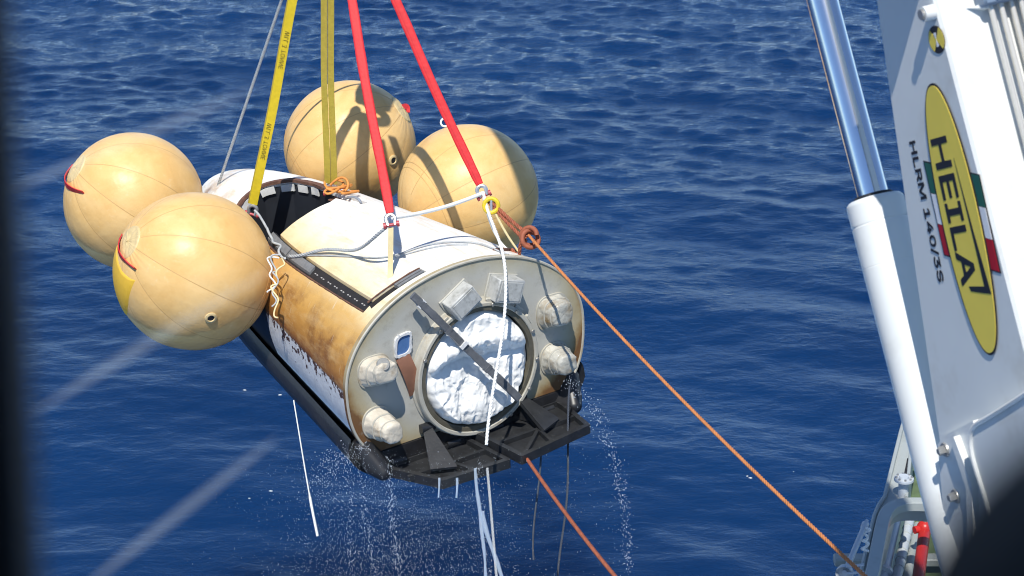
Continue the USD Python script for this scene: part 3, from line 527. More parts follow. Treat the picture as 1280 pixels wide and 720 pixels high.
# ------------------------------------------------------------------ flotation balloons
def balloon(px, py, rpx, R_, pole, label, dy=None, patch=False, strap=True, valve=None):
    d = R_ * FPX / rpx; c = at(px, py, d); zx = unit(pole[0] * RT + pole[1] * UP - pole[2] * FW); xx, yy, zz = basis(zx)
    t = thing('flotation_balloon', label, 'balloon', frame(c, xx, yy, zz), 'round orange flotation balloons on the capsule')
    seed = int(px); NG = 10; nu, nv = 90, 192
    th, ph = np.meshgrid(np.linspace(0, np.pi, nu), np.linspace(0, 2 * np.pi, nv, endpoint=False), indexing='ij')
    def rad(th, ph): 
        g = np.abs(np.sin(ph * NG / 2)); pk = np.exp(-((th) / .42) ** 2) + np.exp(-((np.pi - th) / .5) ** 2)
        return R_ * (1 - .006 * (1 - g) ** 2 * np.sin(th) - .003 * pk * np.cos(ph * 24 + 3 * np.cos(ph * 5)) + .006 * (meshkit.noise(np.stack([np.sin(th) * np.cos(ph), np.sin(th) * np.sin(ph), np.cos(th)], -1) * 3 + seed, 1) - .5))
    def pt(th, ph, lift=0.): r_ = rad(th, ph) + lift; return np.stack([r_ * np.sin(th) * np.cos(ph), r_ * np.sin(th) * np.sin(ph), r_ * np.cos(th)], -1)
    obj('envelope', trimesh.Trimesh(pt(th, ph).reshape(-1, 3), tri(grid_faces(nu, nv, wrap_v=True)), process=False), 'envelope', t, smooth=True)
    for k in range(NG):
        a = np.linspace(.24, np.pi - .5, 50); p_ = pt(a, 0 * a + (k) * 2 * np.pi / NG, -.0015)
        obj('seam', sweep(p_, A([[-.002, -.006], [.0022, -.0035], [.0022, .0035], [-.002, .006]]), ref=p_[0]), 'envelope_seam', t)
    for a0 in (2.25, 2.33):
        a = np.linspace(0, 2 * np.pi, 121); obj('hoop_seam', sweep(pt(0 * a + a0, a, -.0015), A([[-.002, -.006], [.002, -.0035], [.002, .0035], [-.002, .006]]), ref=(0, 0, -1)), 'envelope_seam', t)
    th2, ph2 = np.meshgrid(np.linspace(0, .235, 16), np.linspace(0, 2 * np.pi, 96, endpoint=False), indexing='ij'); lift = np.where(th2 < .22,   .006 + .0016 * np.sin(th2 * 60 + 2 * np.sin(ph2 * 2)), -.004)
    obj('pole_cap', trimesh.Trimesh(pt(th2, ph2, lift).reshape(-1, 3), tri(grid_faces(16, 96, wrap_v=True)), process=False), 'envelope_cap', t, smooth=True)
    def sph(dx, dy_):                                            # image offset (in radii) -> local angles
        w = dx * RT + dy_ * UP - math.sqrt(max(0, 1 - dx * dx - dy_ * dy_)) * FW; l = A([w @ xx, w @ yy, w @ zz]); return math.acos(np.clip(l[2], -1, 1)), math.atan2(l[1], l[0])
    if strap:
        dirs = A([(np.sin(a) * np.cos(b), np.sin(a) * np.sin(b), np.cos(a)) for a, b in (sph(*s_) for s_ in strap)]); dd = spline(dirs, 36); dd /= np.linalg.norm(dd, axis=1, keepdims=True)
        lift = R_ + .008 + .022 * np.sin(np.linspace(0, np.pi, 36)) ** 2; obj('handle_strap', sweep(dd * lift[:, None], A([[-.004, -.028], [.004, -.028], [.004, .028], [-.004, .028]]), ref=dd[0], twist=np.linspace(0, 1.1, 36)), 'strap_red', t, label='red webbing handle')
    if patch:
        ring_ = [sph(*s_) for s_ in patch]; dirs = A([(np.sin(a) * np.cos(b), np.sin(a) * np.sin(b), np.cos(a)) for a, b in ring_]); dirs = np.vstack([dirs[k] * (1 - w) + dirs[(k + 1) % len(dirs)] * w for k in range(len(dirs)) for w in np.linspace(0, .875, 8)]); dirs /= np.linalg.norm(dirs, axis=1, keepdims=True); cdir = unit(dirs.mean(0)); g = []
        for s_ in np.linspace(0.02, 1, 10): r_ = cdir * (1 - s_) + dirs * s_; r_ /= np.linalg.norm(r_, axis=1, keepdims=True); g.append(r_ * (R_ + (.007 if s_ < .95 else -.002)))
        pm = trimesh.Trimesh(A(g).reshape(-1, 3), tri(grid_faces(10, len(dirs), wrap_v=True)), process=False)
        if (pm.face_normals @ cdir).mean() < 0: pm.invert()
        obj('torn_patch', pm, 'envelope_patch', t, smooth=True, label='exposed yellow patch where the cover is torn')
    if valve:
        a, b = sph(*valve); w = A([np.sin(a) * np.cos(b), np.sin(a) * np.sin(b), np.cos(a)]); x1, y1, n1 = basis(w)
        vv = obj('valve', lathe([(.050, -.01), (.050, .004), (.040, .010), (.030, .010), (.026, .002)], (w * R_, x1, y1, n1), 24), 'envelope_cap', t); obj('valve_hole', lathe([(0, .003), (.027, .003)], (w * R_, x1, y1, n1), 20), 'logo_black', vv)
    return t, c
b1, c1 = balloon(242, 339, 99, .65, (-.73, .36, .58), 'nearest orange balloon with torn yellow patch and red handle beside capsule flank',
    strap=[(-.86, .43), (-.83, .28), (-.72, .12), (-.58, .02)], patch=[(-.90, .36), (-.86, .12), (-.78, -.02), (-.66, -.10), (-.60, -.12), (-.68, -.28), (-.76, -.52), (-.80, -.57), (-.93, -.30), (-.975, .0), (-.96, .2)], valve=(.32, -.58))
b2, c2 = balloon(167, 252, 86.5, .61, (-.75, .46, .47), 'orange balloon with red handle behind the nearest one, left of the white nose', strap=[(-.86, .50), (-.86, .26), (-.72, .14), (-.55, .09)])
b3, c3 = balloon(437.5, 183, 82.5, .61, (.80, .55, .22), 'farthest orange balloon, behind the yellow sling and open bay', strap=[(.80, .58), (.83, .555), (.86, .50)], valve=(.69, -.25))
b4, c4 = balloon(585, 243, 88, .62, (.80, .40, -.30), 'right-hand orange balloon behind the red sling and capsule top', strap=None)

# ------------------------------------------------------------------ lifting slings, shackles and the hook they run to (above the picture)
HOOK = at(405, -194, 17.6)
def shackle(parent, c, dirv, s=1.0, pin_axis=(1, 0, 0)):
    dirv = unit(dirv); pin = np.asarray(pin_axis, float); pin = unit(pin - dirv * (pin @ dirv)); q = np.linspace(-.35, np.pi + .35, 20); R_ = .036 * s
    bow = c + R_ * (np.cos(q)[:, None] * pin + np.sin(q)[:, None] * dirv); bow = np.vstack([c - dirv * .05 * s + pin * R_ * .75, bow, c - dirv * .05 * s - pin * R_ * .75])
    sh = obj('shackle', tube(bow, .016 * s, 8), 'shackle_steel', parent); obj('shackle_pin', cyl(c - dirv * .045 * s - pin * .05 * s, c - dirv * .045 * s + pin * .05 * s, .013 * s, 12), 'shackle_pin', sh)
    for sg in (-1, 1): obj('pin_head', cyl(c - dirv * .045 * s + pin * sg * .042 * s, c - dirv * .045 * s + pin * sg * .062 * s, .024 * s, 12), 'shackle_pin', sh)
def dep(p): return float((W(p) - CAM) @ FW)
def sling(px, py, d, name_, label, matn, w, th, up_bias=0., plies=1, red=False, text=None):
    lo = at(px, py, d); t = thing('lifting_sling', label, 'sling', group='lifting slings of the capsule'); dr = unit(HOOK - lo); L = np.linalg.norm(HOOK - lo) - .45
    u = np.linspace(0, 1, 70)[:, None]; p_ = lo + dr * .05 + dr * (L - .05) * u
    side = unit(np.cross(dr, FW)); p_ = p_ + side * .006 * np.sin(u * 9 + px)
    if red:
        k = 14; q = np.arange(k) * 2 * np.pi / k; sec = np.c_[th * np.sin(q) * (1 + .25 * np.cos(2 * q)), w * np.cos(q)]
        sc = 1 + .16 * (meshkit.noise(p_ * 7 + px, 4) - .5); sc = sc * (1 - .22 * np.exp(-(u[:, 0] / .02) ** 2)); obj('sleeve', sweep(p_, sec, scale=sc, ref=FW), matn, t, smooth=60)
        obj('sleeve_seam', sweep(p_ - FW * th * 1.02 + side * w * .12, A([[-.004, -.006], [.004, -.006], [.004, .006], [-.004, .006]]), ref=FW), matn, t)
    else:
        for k in range(plies):
            off = (k - (plies - 1) / 2) * w * 2.15; ww = w; obj('webbing', sweep(p_ + side * off - FW * .012 * k, A([[-th, -ww], [-th * 1.25, 0], [-th, ww], [th, ww], [th, -ww]]), ref=FW, twist=.0 * u[:, 0]), matn, t)
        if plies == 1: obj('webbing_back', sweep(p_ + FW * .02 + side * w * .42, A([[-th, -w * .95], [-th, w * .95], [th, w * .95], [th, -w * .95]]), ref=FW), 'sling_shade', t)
    shackle(t, lo - dr * .0, dr, 1.0, side)
    if text:
        for s_, h_ in text:
            tm = meshkit.text_mesh('WLL 3 TONNE', h_, .0006); v = np.array(tm.vertices); sd = np.cross(FW, dr); sd = unit(sd); o_ = lo + dr * s_ - FW * (th * 1.25 + .002) - side * h_ * .5 
            e1, e2 = -dr, unit(np.cross(-FW, -dr)); e2 = -e2 if e2 @ side < 0 else e2
            e3 = -FW; v = o_ + v[:, :1] * e1 + v[:, 1:2] * e2 + v[:, 2:] * e3; obj('printed_text', trimesh.Trimesh(v, tm.faces, process=False), 'print_black', t)
    return lo
Y1 = sling(316, 262, dep([2.62, .47, .54]), '', 'yellow webbing sling at the front edge of the open bay, leftmost of the four', 'sling_yellow', .036, .005, text=[(.80, .036), (1.62, .036)])
Y2 = sling(413, 236, dep([2.3, -.15, .68]), '', 'shade-toned yellow doubled sling tied with orange cord at the small top recess', 'sling_shade', .026, .006, plies=2)
RD1 = sling(488, 274, 16.88, '', 'red round sling ending at the shackle over the middle of the white top', 'sling_red', .038, .012, red=True)
RD2 = sling(602, 238, 17.47, '', 'red round sling in front of the right balloon, rightmost of the four', 'sling_red', .038, .012, red=True)
hk = thing('crane_hook', 'crane hook block above the capsule holding all slings', 'hook', at_loc(HOOK + A([0, 0, -.42])))
obj('hook', tube(spline([[0, 0, .32], [0, 0, .16], [.12, 0, .08], [.13, 0, -.06], [0, 0, -.13], [-.12, 0, -.05], [-.10, 0, .05]], 40), .042, 12), 'hydrant_red', hk)
obj('block', rbox((.30, .22, .50), .03, (A([0, 0, .56]), A([1., 0, 0]), A([0, 1., 0]), A([0, 0, 1.]))), 'hydrant_red', hk)
obj('swivel', cyl([0, 0, .24], [0, 0, .34], .06), 'zinc', hk)

# ropes and lines
def line(name, p, r, matn, label, cat='rope', kind='tube', group=None, pitch=None):
    return obj(name, rope(p, r, pitch) if kind == 'rope' else tube(p, r, 7), matn, smooth=60, label=label, cat=cat, group=group)
line('grey_rope', sag(at(268, 245, 19.9), at(268, 245, 19.9) + (at(352, 0, 18.8) - at(268, 245, 19.9)) * 1.6, .0), .013, 'rope_grey', 'thin grey rope running up from the white nose, left of the yellow sling', kind='rope')
PT = lambda pts: spline([at(*p) for p in pts], 60)
def surf(x, y, lift=.012):                                        # where the view ray meets the capsule's top
    o, dv = CM.T @ (CAM - CP), CM.T @ ray(x, y); k = np.linspace(16, 21, 2000); p_ = o + k[:, None] * dv; ok = (p_[:, 0] > 0) & (p_[:, 0] < 4.2) & (np.abs(p_[:, 1]) < bw(np.clip(p_[:, 0], 0, 4.2)) * .999)
    hit = ok & (p_[:, 2] < np.where(ok, ztop(np.clip(p_[:, 0], 0, 4.2), np.clip(p_[:, 1], -.9 * bw(np.clip(p_[:, 0], 0, 4.2)), .9 * bw(np.clip(p_[:, 0], 0, 4.2)))), -9)); q_ = p_[np.argmax(hit)]; return W(q_ + A([0, 0, lift]))
T_ = lambda x, y, d=.012: W([x, y, ztop(x, y) + d])
line('white_rope', np.vstack([sag(at(490, 272, 16.88), at(604, 241, 17.47), .03, 24)]), .016, 'rope_white', 'white cord between the two red sling shackles')
line('white_rope', PT([(604, 240, 17.46), (616, 280, 17.3), (630, 325, 17.05), (632, 372, 16.95), (622, 455, 16.75), (608, 556, 16.55)]), .013, 'rope_white', 'white rope hanging from the right shackle across the round hatch to the flaps', kind='rope')
line('white_rope', PT([(603, 242, 17.47), (608, 262, 17.47), (626, 303, 17.55), (640, 316, 17.5)]), .010, 'rope_white', 'short white rope from the right shackle to the brown rim slot')
wb = [at(488.5, 284, 16.88), at(488.3, 310, 16.92), at(487.6, 350, 16.97), W([.0, .645, .61])]
line_ = spline(wb, 40); obj('cream_webbing', sweep(line_, A([[-.003, -.020], [.003, -.020], [.003, .020], [-.003, .020]]), ref=FW), 'web_cream', label='cream webbing strap hanging from the middle shackle down over the slot corner', cat='strap')
line('braided_rope', spline([at(483, 284, 16.88), at(463, 301, 17.05), at(435, 313, 17.45), surf(408, 319, .05), surf(380, 321, .02), surf(362, 323, .02)], 60), .014, 'rope_grey', 'grey braided rope slung from the middle shackle to the flank slot', kind='rope')
line('thin_cable', spline([surf(362, 322), surf(400, 321), surf(450, 323), surf(492, 321), surf(530, 309), surf(565, 304), surf(598, 306), surf(618, 313), surf(636, 320)], 80), .0065, 'rope_grey', 'thin grey cable lying across the white capsule top', cat='cable')
line('thin_cable', spline([surf(494, 323), surf(515, 317), surf(550, 309), surf(585, 307)], 50), .005, 'rope_grey', 'short thin cable loop beside the long one on the white top', cat='cable')
# knotted orange cord at the yellow sling, pale lashings by the flank
rs = np.random.RandomState(5)
kp = [T_(2.12 + .16 * rs.randn() * .6 - .0, -.15 + .10 * rs.randn(), .04 + .05 * rs.rand()) for _ in range(16)]
line('tied_rope', spline(kp, 160), .011, 'cord_orange', 'tangled orange cord around the foot of the shade-toned yellow sling', cat='rope')
for j_, w_ in enumerate(('longest', 'second', 'shortest')):
  kp = [at(350 - 4 * j_ + rs.uniform(-7, 7) - .9 * k, 320 + 8 * k + rs.uniform(-4, 4), 17.72 - .02 * k) for k in range(11 - 2 * j_)]
  line('lashing_rope', spline(kp, 160), .007, ('web_cream', 'rope_grey', 'rope_white')[j_], f'{w_} of three pale tangled lashings between the nearest balloon and the flank', group='pale lashings at the flank')
kp = None
kp = [at(318 + 3.4 * k + rs.uniform(-4, 4), 262 + 5.2 * k + rs.uniform(-3, 3), 18.75 - .06 * k) for k in range(13)]
line('lashing_rope', spline(kp, 140), .011, 'rope_grey', 'grey knotted lashing from the leftmost sling shackle down the strip', cat='rope')
# orange hauling rope with knot
k0, k1 = at(611, 249, 17.45), at(661, 294, 17.3)
for off, nm in ((A([0, 0, .0]), 'upper'), (A([-.02, 0, -.05]), 'lower')):
    line('orange_lashing', sag(k0 + off * .3, k1 + off, .01), .016, 'rope_rust', f'{nm} of two rust coloured ropes from the yellow thimble to the knot', kind='rope')
th_ = thing('thimble_hook', 'yellow snap hook on the right shackle holding rust coloured ropes', 'hook')
c = at(614, 257, 17.42); obj('thimble', torus(c, -FW, .055, .018, 24, 8), 'sling_yellow', th_); obj('gate', cyl(c + UP * .05, c - UP * .05, .012), 'shackle_steel', th_)
kn = []
for k in range(40):
    a = k / 39 * 5.2 * math.pi; kn.append(k1 + RT * (.062 * math.cos(a) + .02 * k / 40) + UP * (.065 * math.sin(a) - .05 * (k / 40)) - FW * .04 * math.cos(a * .63))
line('rope_knot', spline(kn, 140), .019, 'rope_rust', 'big rust coloured bowline knot above the capsule rim', cat='knot')
line('rope_tail', spline([k1, at(650, 308, 17.3), at(649, 318, 17.35), T_(.20, -.60, .02)], 30), .015, 'rope_rust', 'rust coloured rope tail from the knot down to the rim slot', kind='rope')
SHIP_END = at(1100, 737, 12.0)
line('hauling_rope', sag(k1, SHIP_END, .07, 60), .0125, 'rope_orange', 'long orange rope running from the knot down to the ship rail', kind='rope', pitch=.095)
line('yellow_line', sag(at(617, 262, 17.42), T_(.2, -.66, .02), .02), .010, 'web_cream', 'pale yellow line from the snap hook to the rim slot')
line('hauling_rope', sag(W([-.05, -.35, -.82]), at(800, 757, 13.6), .05, 50), .015, 'rope_rust', 'rust orange rope coming from under the right flap toward the lower edge', kind='rope', pitch=.11)
# lines hanging under the capsule
def hang(pts, d, r, matn, label, **k): line('hanging_line', spline([at(x, y, d) for x, y in pts], 40), r, matn, label, cat='line', group='lines hanging under the capsule', **k)
hang([(367, 500), (376, 555), (388, 625), (397, 670)], 17.6, np.r_[np.full(28, .0055), np.full(12, .011)], 'rope_white', 'white line hanging below the left flank with a thicker end')
hang([(609, 585), (613, 630), (618, 690), (624, 760)], 16.9, .011, 'rope_grey', 'grey rope hanging under the gap between the flaps', kind='rope')
hang([(676, 556), (674, 600), (669, 640), (667, 700)], 17.3, .008, 'rope_dark', 'thin dark line below the right flap, nearer its middle')
hang([(712, 482), (710, 560), (708, 630), (700, 690), (697, 745)], 17.5, .009, 'rope_dark', 'dark rope hanging past the outer end of the right flap', kind='rope')
line('white_loop', torus(at(556, 152, 19.2), FW, .035, .009, 20, 6, (.3, 5.2)), .01, 'rope_white', '') if False else obj('rope_loop', torus(at(556, 153, 19.35), FW, .035, .009, 20, 6, (.3, 5.2)), 'rope_white', label='small white rope loop on top of the right balloon', cat='loop')

# ------------------------------------------------------------------ water running off the capsule
rs = np.random.RandomState(11)
def stream(pts, d, r, label, seed):
    p_ = spline([at(x, y, d) for x, y in pts], 80); rr_ = r * (1 + .9 * (meshkit.noise(p_ * 9 + seed, seed) - .5)) * np.linspace(1.0, .75, 80); p_ = p_ + .012 * (meshkit.noise(p_[..., None, :] * 5 + A([[0, 0, 0], [9, 0, 0], [0, 9, 0]]), seed) - .5)
    obj('water_stream', tube(p_, rr_, 8), 'stream', smooth=True, label=label, cat='water stream', group='water streams under the flaps')
stream([(549, 598), (549, 610), (548.5, 622)], 16.6, .009, 'left of two short water streams dripping under the left flap', 1)
stream([(571, 598), (571.5, 610), (571, 622)], 16.6, .010, 'right of two short water streams dripping under the left flap', 2)
stream([(594, 585), (598, 630), (604, 680), (606, 760)], 16.9, .014, 'wide water stream falling left of the grey hanging rope', 3)
stream([(603, 640), (611, 672), (622, 705), (634, 750)], 16.9, .016, 'white water stream slanting under the left flap to the lower edge', 4)
pts = []
def drops(n, fx, fy, d0, d1, r0, r1):
    for _ in range(n):
        x, y = fx(rs), fy(rs); pts.append((at(x, y, rs.uniform(d0, d1)), math.exp(rs.uniform(math.log(r0), math.log(r1)))))
drops(5200, lambda r: r.normal(485, 76), lambda r: 560 + 170 * r.rand() ** .7, 16.2, 17.8, .0009, .0028)
drops(900, lambda r: r.uniform(380, 650), lambda r: 600 + 130 * r.rand(), 16.2, 17.8, .0011, .003)
drops(500, lambda r: r.uniform(560, 790), lambda r: 560 + 165 * r.rand(), 16.4, 17.5, .0011, .0028)
for _ in range(420):                                               # gush at the lower left corner
    t = rs.rand() ** .8; x = 458 - 62 * t + rs.normal(0, 5 + 9 * t); y = 560 + 40 * t ** 1.6 + rs.normal(0, 4 + 8 * t); pts.append((at(x, y, 16.9), rs.uniform(.001, .0036)))
for x0, x1, n_ in ((452, 470, 130), (487, 500, 260), (600, 612, 160), (437, 440, 90)):
    for _ in range(n_):
        t = rs.rand(); pts.append((at(x0 + (x1 - x0) * t * t + rs.normal(0, 3.0), 570 + 150 * t, 16.9), rs.uniform(.0011, .0042)))
for _ in range(560):                                               # arc at the right
    t = rs.rand(); x = 708 + 78 * (1 - (1 - t) ** 2) + rs.normal(0, 3.5 + 5 * (1 - t)); y = 478 + 237 * t ** 1.35 + rs.normal(0, 5); pts.append((at(x, y, 16.9), rs.uniform(.0010, .0038)))
ico = trimesh.creation.icosphere(0); iv, if_ = np.array(ico.vertices), np.array(ico.faces)
C_ = A([p for p, _ in pts]); R_ = A([r for _, r in pts]); st_ = 1 + .9 * rs.rand(len(R_))
vv = C_[:, None] + iv[None] * np.stack([R_, R_, R_ * st_], 1)[:, None]
ff = (if_[None] + (np.arange(len(C_)) * len(iv))[:, None, None]).reshape(-1, 3)
obj('water_spray', trimesh.Trimesh(vv.reshape(-1, 3), ff, process=False), 'spray', smooth=True, label='fine spray of water drops falling below the dripping capsule', cat='spray', kind='stuff')

rs = np.random.RandomState(23); fo = []
for x, y in [(322, 490), (296, 622), (985, 588), (925, 598)] + [(rs.uniform(60, 1080), rs.uniform(380, 715)) for _ in range(0)]:
    c = onz(x, y, 0.); 
    for _ in range(rs.randint(1, 3)):
        c2 = c + A([rs.normal(0, .18), rs.normal(0, .12), 0]); n_ = 9; q = np.linspace(0, 2 * np.pi, n_, endpoint=False); r_ = rs.uniform(.003, .011) * (1 + .9 * rs.rand(n_)); p_ = np.c_[c2[0] + 1.7 * r_ * np.cos(q), c2[1] + r_ * np.sin(q)]; p_ = np.vstack([p_, c2[:2]])
        def hz(p): return np.array([np.interp(0, [0], [0])] * len(p)) if False else map_coordinates(Z, [np.interp(p[:, 0], xs, np.arange(len(xs))), np.interp(p[:, 1], ys, np.arange(len(ys)))], order=1)
        v3 = np.c_[p_, hz(p_) + .006 + .006 * (np.arange(n_ + 1) == n_)]; fo.append(trimesh.Trimesh(v3, [[n_, k, (k + 1) % n_] for k in range(n_)], process=False))
obj('sea_foam', fo, 'fabric_white', smooth=True, label='small white foam flecks scattered on the dark water', cat='foam', kind='stuff')

# ------------------------------------------------------------------ ship's crane at the right
V_ = unit([-.28, .40, 1.0]); E2 = at(1233, 250, 9.0); u_ = at(1130, 250, 9.68) - E2; NL = unit(np.cross(V_, u_)); BA = np.cross(NL, V_)     # boom axis, logo face normal, across (toward the rod)
KB = np.linalg.norm(u_) / .6                                       # the measured across distances are in units of this length
def LP(v_, b_, h_=0.): return E2 + V_ * v_ + BA * b_ * KB + NL * h_
LF = (E2, -V_, -BA, NL)                                            # text frame: reads down the boom
crane = thing('ship_crane', 'white hydraulic deck crane with yellow oval emblem and chrome ram', 'crane')
def bE1(v_): return .612 - .205 * v_
v0, v1, dp = -2.6, 2.2, .62
cr = A([[v0, 0], [v1, 0]]); pts8 = []
for v_ in (v0, v1):
    for b_, h_ in ((0, 0), (bE1(v_), 0), (bE1(v_), -dp), (0, -dp)):
        for db, dh in ((.012, 0), (0, .012)): pts8.append(LP(v_, b_ + (db if b_ == 0 else -db), h_ + (-dh if h_ == 0 else dh)))
obj('boom', trimesh.convex.convex_hull(A(pts8)), 'crane_white', crane, smooth=25)
def lproj(pts): return [(-v_, -b_ * KB) for v_, b_ in pts]
def tilt(v_): return .197 - .066 * v_
q = np.linspace(0, 2 * np.pi, 90, endpoint=False); vm = -.0585
def ell(a_, b_): return [(vm + a_ * np.cos(t), tilt(vm + a_ * np.cos(t)) + b_ * np.sign(np.sin(t)) * np.abs(np.sin(t)) ** .92) for t in q]
def flag_poly(t0, t1, g=0.):
    top = lambda s: (.215 - .11 * s, .362 - .355 * s); L_ = -.405; a0, a1 = top(0 - g), top(1 + g); o0, o1 = L_ * t0 - (-g * .25), L_ * t1 - g * .25
    return [(a0[0] + o0, a0[1] + tilt(L_ * t0) - tilt(0)), (a1[0] + o0, a1[1] + tilt(L_ * t0) - tilt(0)), (a1[0] + o1, a1[1] + tilt(L_ * t1) - tilt(0)), (a0[0] + o1, a0[1] + tilt(L_ * t1) - tilt(0))]
emb = obj('flag_border', prism(lproj(flag_poly(0, 1, .022)), .001, .003, LF), 'logo_black', crane)
for k, c_ in enumerate(('logo_green', 'logo_white', 'logo_red')):
    t0, t1 = k / 3, (k + 1) / 3; obj('flag_stripe', prism(lproj(flag_poly(t0 + .004 + .0, t1 - .004)), .003, .0045, LF), c_, emb)
oval = obj('oval_border', prism(lproj(ell(.583, .143)), .0045, .007, LF), 'logo_black', crane)
obj('oval_emblem', prism(lproj(ell(.573, .133)), .007, .009, LF), 'logo_yellow', oval)
def lettering(s, v_top, v_bot, b_lo, b_hi, parent, h0, name='lettering', tl=-.066, bold=True, shear=0.):
    """text fitted between v_top and v_bot down the boom, b_lo (baseline) to b_hi at its start; runs parallel to the emblem's axis"""
    tm = meshkit.text_mesh(s, 1.0, .05, bold=bold); w = np.array(tm.vertices); x0, x1 = w[:, 0].min(), w[:, 0].max(); y0, y1 = w[:, 1].min(), w[:, 1].max()
    yy = (w[:, 1] - y0) / (y1 - y0); a = (w[:, 0] - x0) / (x1 - x0); v_ = v_top + (v_bot - v_top) * a - shear * (yy - .5); b_ = b_lo + (b_hi - b_lo) * yy + tl * (v_ - v_top)
    h_ = h0 + (w[:, 2] - w[:, 2].min()) / .05 * .0016
    t = trimesh.Trimesh(E2 + v_[:, None] * V_ + KB * b_[:, None] * BA + h_[:, None] * NL, tm.faces, process=False)
    if t.volume < 0: t.invert()
    return obj(name, t, 'logo_black', parent, smooth=False)
lettering('HEILA', .300, -.335, .268, .150, oval, .009)
lettering('HLRM 140/3S', .317, -.305, .446, .392, crane, .001, tl=-.085)
sw = [(.20, .131), (-.06, .142), (-.330, .158), (-.345, .118), (-.395, .315), (-.372, .315), (-.372, .150)]
obj('underline', prism(lproj([(.20, .134), (-.10, .130), (-.385, .118), (-.362, .255), (-.340, .262), (-.349, .152), (-.10, .142)]), .009, .0106, LF), 'logo_black', oval)
# round warning disc
def disc(a_, b_, h0, h1, m_, parent, arc=(0, 2 * np.pi)):
    t_ = np.linspace(*arc, 40); p_ = [(.688 + a_ * np.cos(t), .052 + b_ * np.sin(t)) for t in t_]
    if arc[1] - arc[0] < 6: p_.append((.688, .052))
    return obj('disc' if parent is crane else 'disc_quarter', prism(lproj(p_), h0, h1, LF), m_, parent)
dz = disc(.058, .056, .001, .003, 'logo_black', crane); 
disc(.055, .053, .003, .004, 'logo_yellow', dz, (.6, 2.5)); disc(.055, .053, .003, .004, 'logo_yellow', dz, (3.74, 5.64)); disc(.030, .020, .0041, .005, 'logo_white', dz, (-.5, .5)); disc(.030, .020, .0041, .005, 'logo_white', dz, (2.64, 3.64))
# front face: pipes and clamp
FN = -BA                                                          # front face normal; its across direction is -NL
def FP(v_, a_, h_=0.): return E2 + V_ * v_ - NL * a_ + FN * h_
TUBES = [(.215, .045), (.262, .045), (.318, .035), (.352, .055), (.392, .045), (.430, .055), (.475, .045)]
for k, (a_, h_) in enumerate(TUBES): obj('hydraulic_tube', cyl(FP(-2.0, a_, h_), FP(1.4, a_, h_), .0125, 12), 'steel_tube', crane)
for v_ in (.80, -.75):
    cl_ = obj('tube_clamp', rbox((.34, .07, .09), .01, (FP(v_, .34, .045), -NL, V_, FN)), 'clamp_grey', crane)
    for a_ in (.225, .30, .37, .44): obj('clamp_bolt', cyl(FP(v_, a_, .085), FP(v_, a_, .105), .014, 8), 'zinc', cl_)
obj('tube_bracket', trimesh.convex.convex_hull(A([FP(.78, .13, 0), FP(.78, .20, 0), FP(.755, .20, 0), FP(.78, .13, .004), FP(.78, .20, .06), FP(.755, .20, .06)])), 'crane_white', crane)  # solid wedge put in for the shade of the tube clamp
# hydraulic ram
def ramp_pt(s): a_, b_ = A([1027.5, 0.]), A([1093., 250.]); p_ = a_ + (b_ - a_) * s; return p_
rod_d = lambda s: 10.15 - .0 * s
r0, r1 = at(1028 - 60, -229, 10.55), at(1093.5, 251, 10.30); axd = unit(r1 - r0)
obj('ram_rod', cyl(r0, r1 + axd * .3, .074, 40), 'chrome', crane)
bar_r = .130; bx, by_, bz = basis(axd)
barrel = obj('ram_barrel', lathe([(0.076, -.012), (.122, -.012), (.134, 0), (.137, .012), (.137, .10), (.133, .105), (.133, .112), (.137, .117), (.137, .30), (.1355, .303), (.1355, .308), (.137, .311), (.137, 2.6), (0, 2.6)], (r1, bx, by_, bz), 56), 'crane_white', crane)
obj('ram_gland', lathe([(.074, -.03), (.088, -.03), (.092, -.022), (.092, 0)], (r1, bx, by_, bz), 40), 'dark_rubber', barrel)
obj('return_hose', tube(spline([LP(1.4, bE1(1.4) + .03, -.05), LP(.9, bE1(.9) + .026, -.05), LP(.5, bE1(.5) + .02, -.05), LP(.25, bE1(.25) + .004, -.08), LP(.1, bE1(.1) - .03, -.12)], 30), .017, 10), 'dark_rubber', crane)
# foot of the boom: bolted plate and cover
def lpx(x, y, h_=0.):
    r = ray(x, y); k = ((E2 + NL * h_ - CAM) @ NL) / (r @ NL); p_ = CAM + k * r - E2; return (-(p_ @ V_), -(p_ @ BA))
def lpoly(pts, h0, h1, bevel=0.): return prism([lpx(x, y, h1) for x, y in pts], h0, h1, LF, bevel)
plate = obj('foot_plate', lpoly([(1172, 556), (1178, 546), (1187, 541), (1216, 526), (1226, 560), (1238, 610), (1243, 660), (1246, 790), (1190, 790), (1179, 640)], .002, .030), 'crane_white', crane)
obj('plate_flange', lpoly([(1187, 548), (1192, 546), (1214, 605), (1216, 680), (1216, 790), (1209, 790), (1209, 690), (1207, 610)], .030, .062), 'crane_white', plate)
for x, y in ((1182, 562), (1195, 620)):
    a_ = lpx(x, y, .03); c = E2 + a_[0] * -V_ + a_[1] * -BA + NL * .03; bt_ = obj('foot_bolt', lathe([(0, .04), (.015, .04), (.020, .035), (.022, 0)], (c, -V_, -BA, NL), 6), 'zinc', plate)
    obj('washer', lathe([(.020, .008), (.032, .008), (.034, 0)], (c, -V_, -BA, NL), 24), 'zinc', bt_)
cover = obj('foot_cover', lpoly([(1211, 545), (1215, 533), (1224, 525), (1300, 477), (1420, 400), (1420, 850), (1258, 850), (1244, 700), (1226, 612)], .002, .075), 'crane_white', crane)
obj('cover_bead', tube(spline([E2 - V_ * a + -BA * b + NL * .078 for a, b in (lpx(x, y, .075) for x, y in ((1420, 403), (1300, 480), (1226, 527), (1217, 535), (1214, 548), (1229, 612), (1247, 700), (1260, 850)))], 80), .012, 8), 'crane_white', cover)
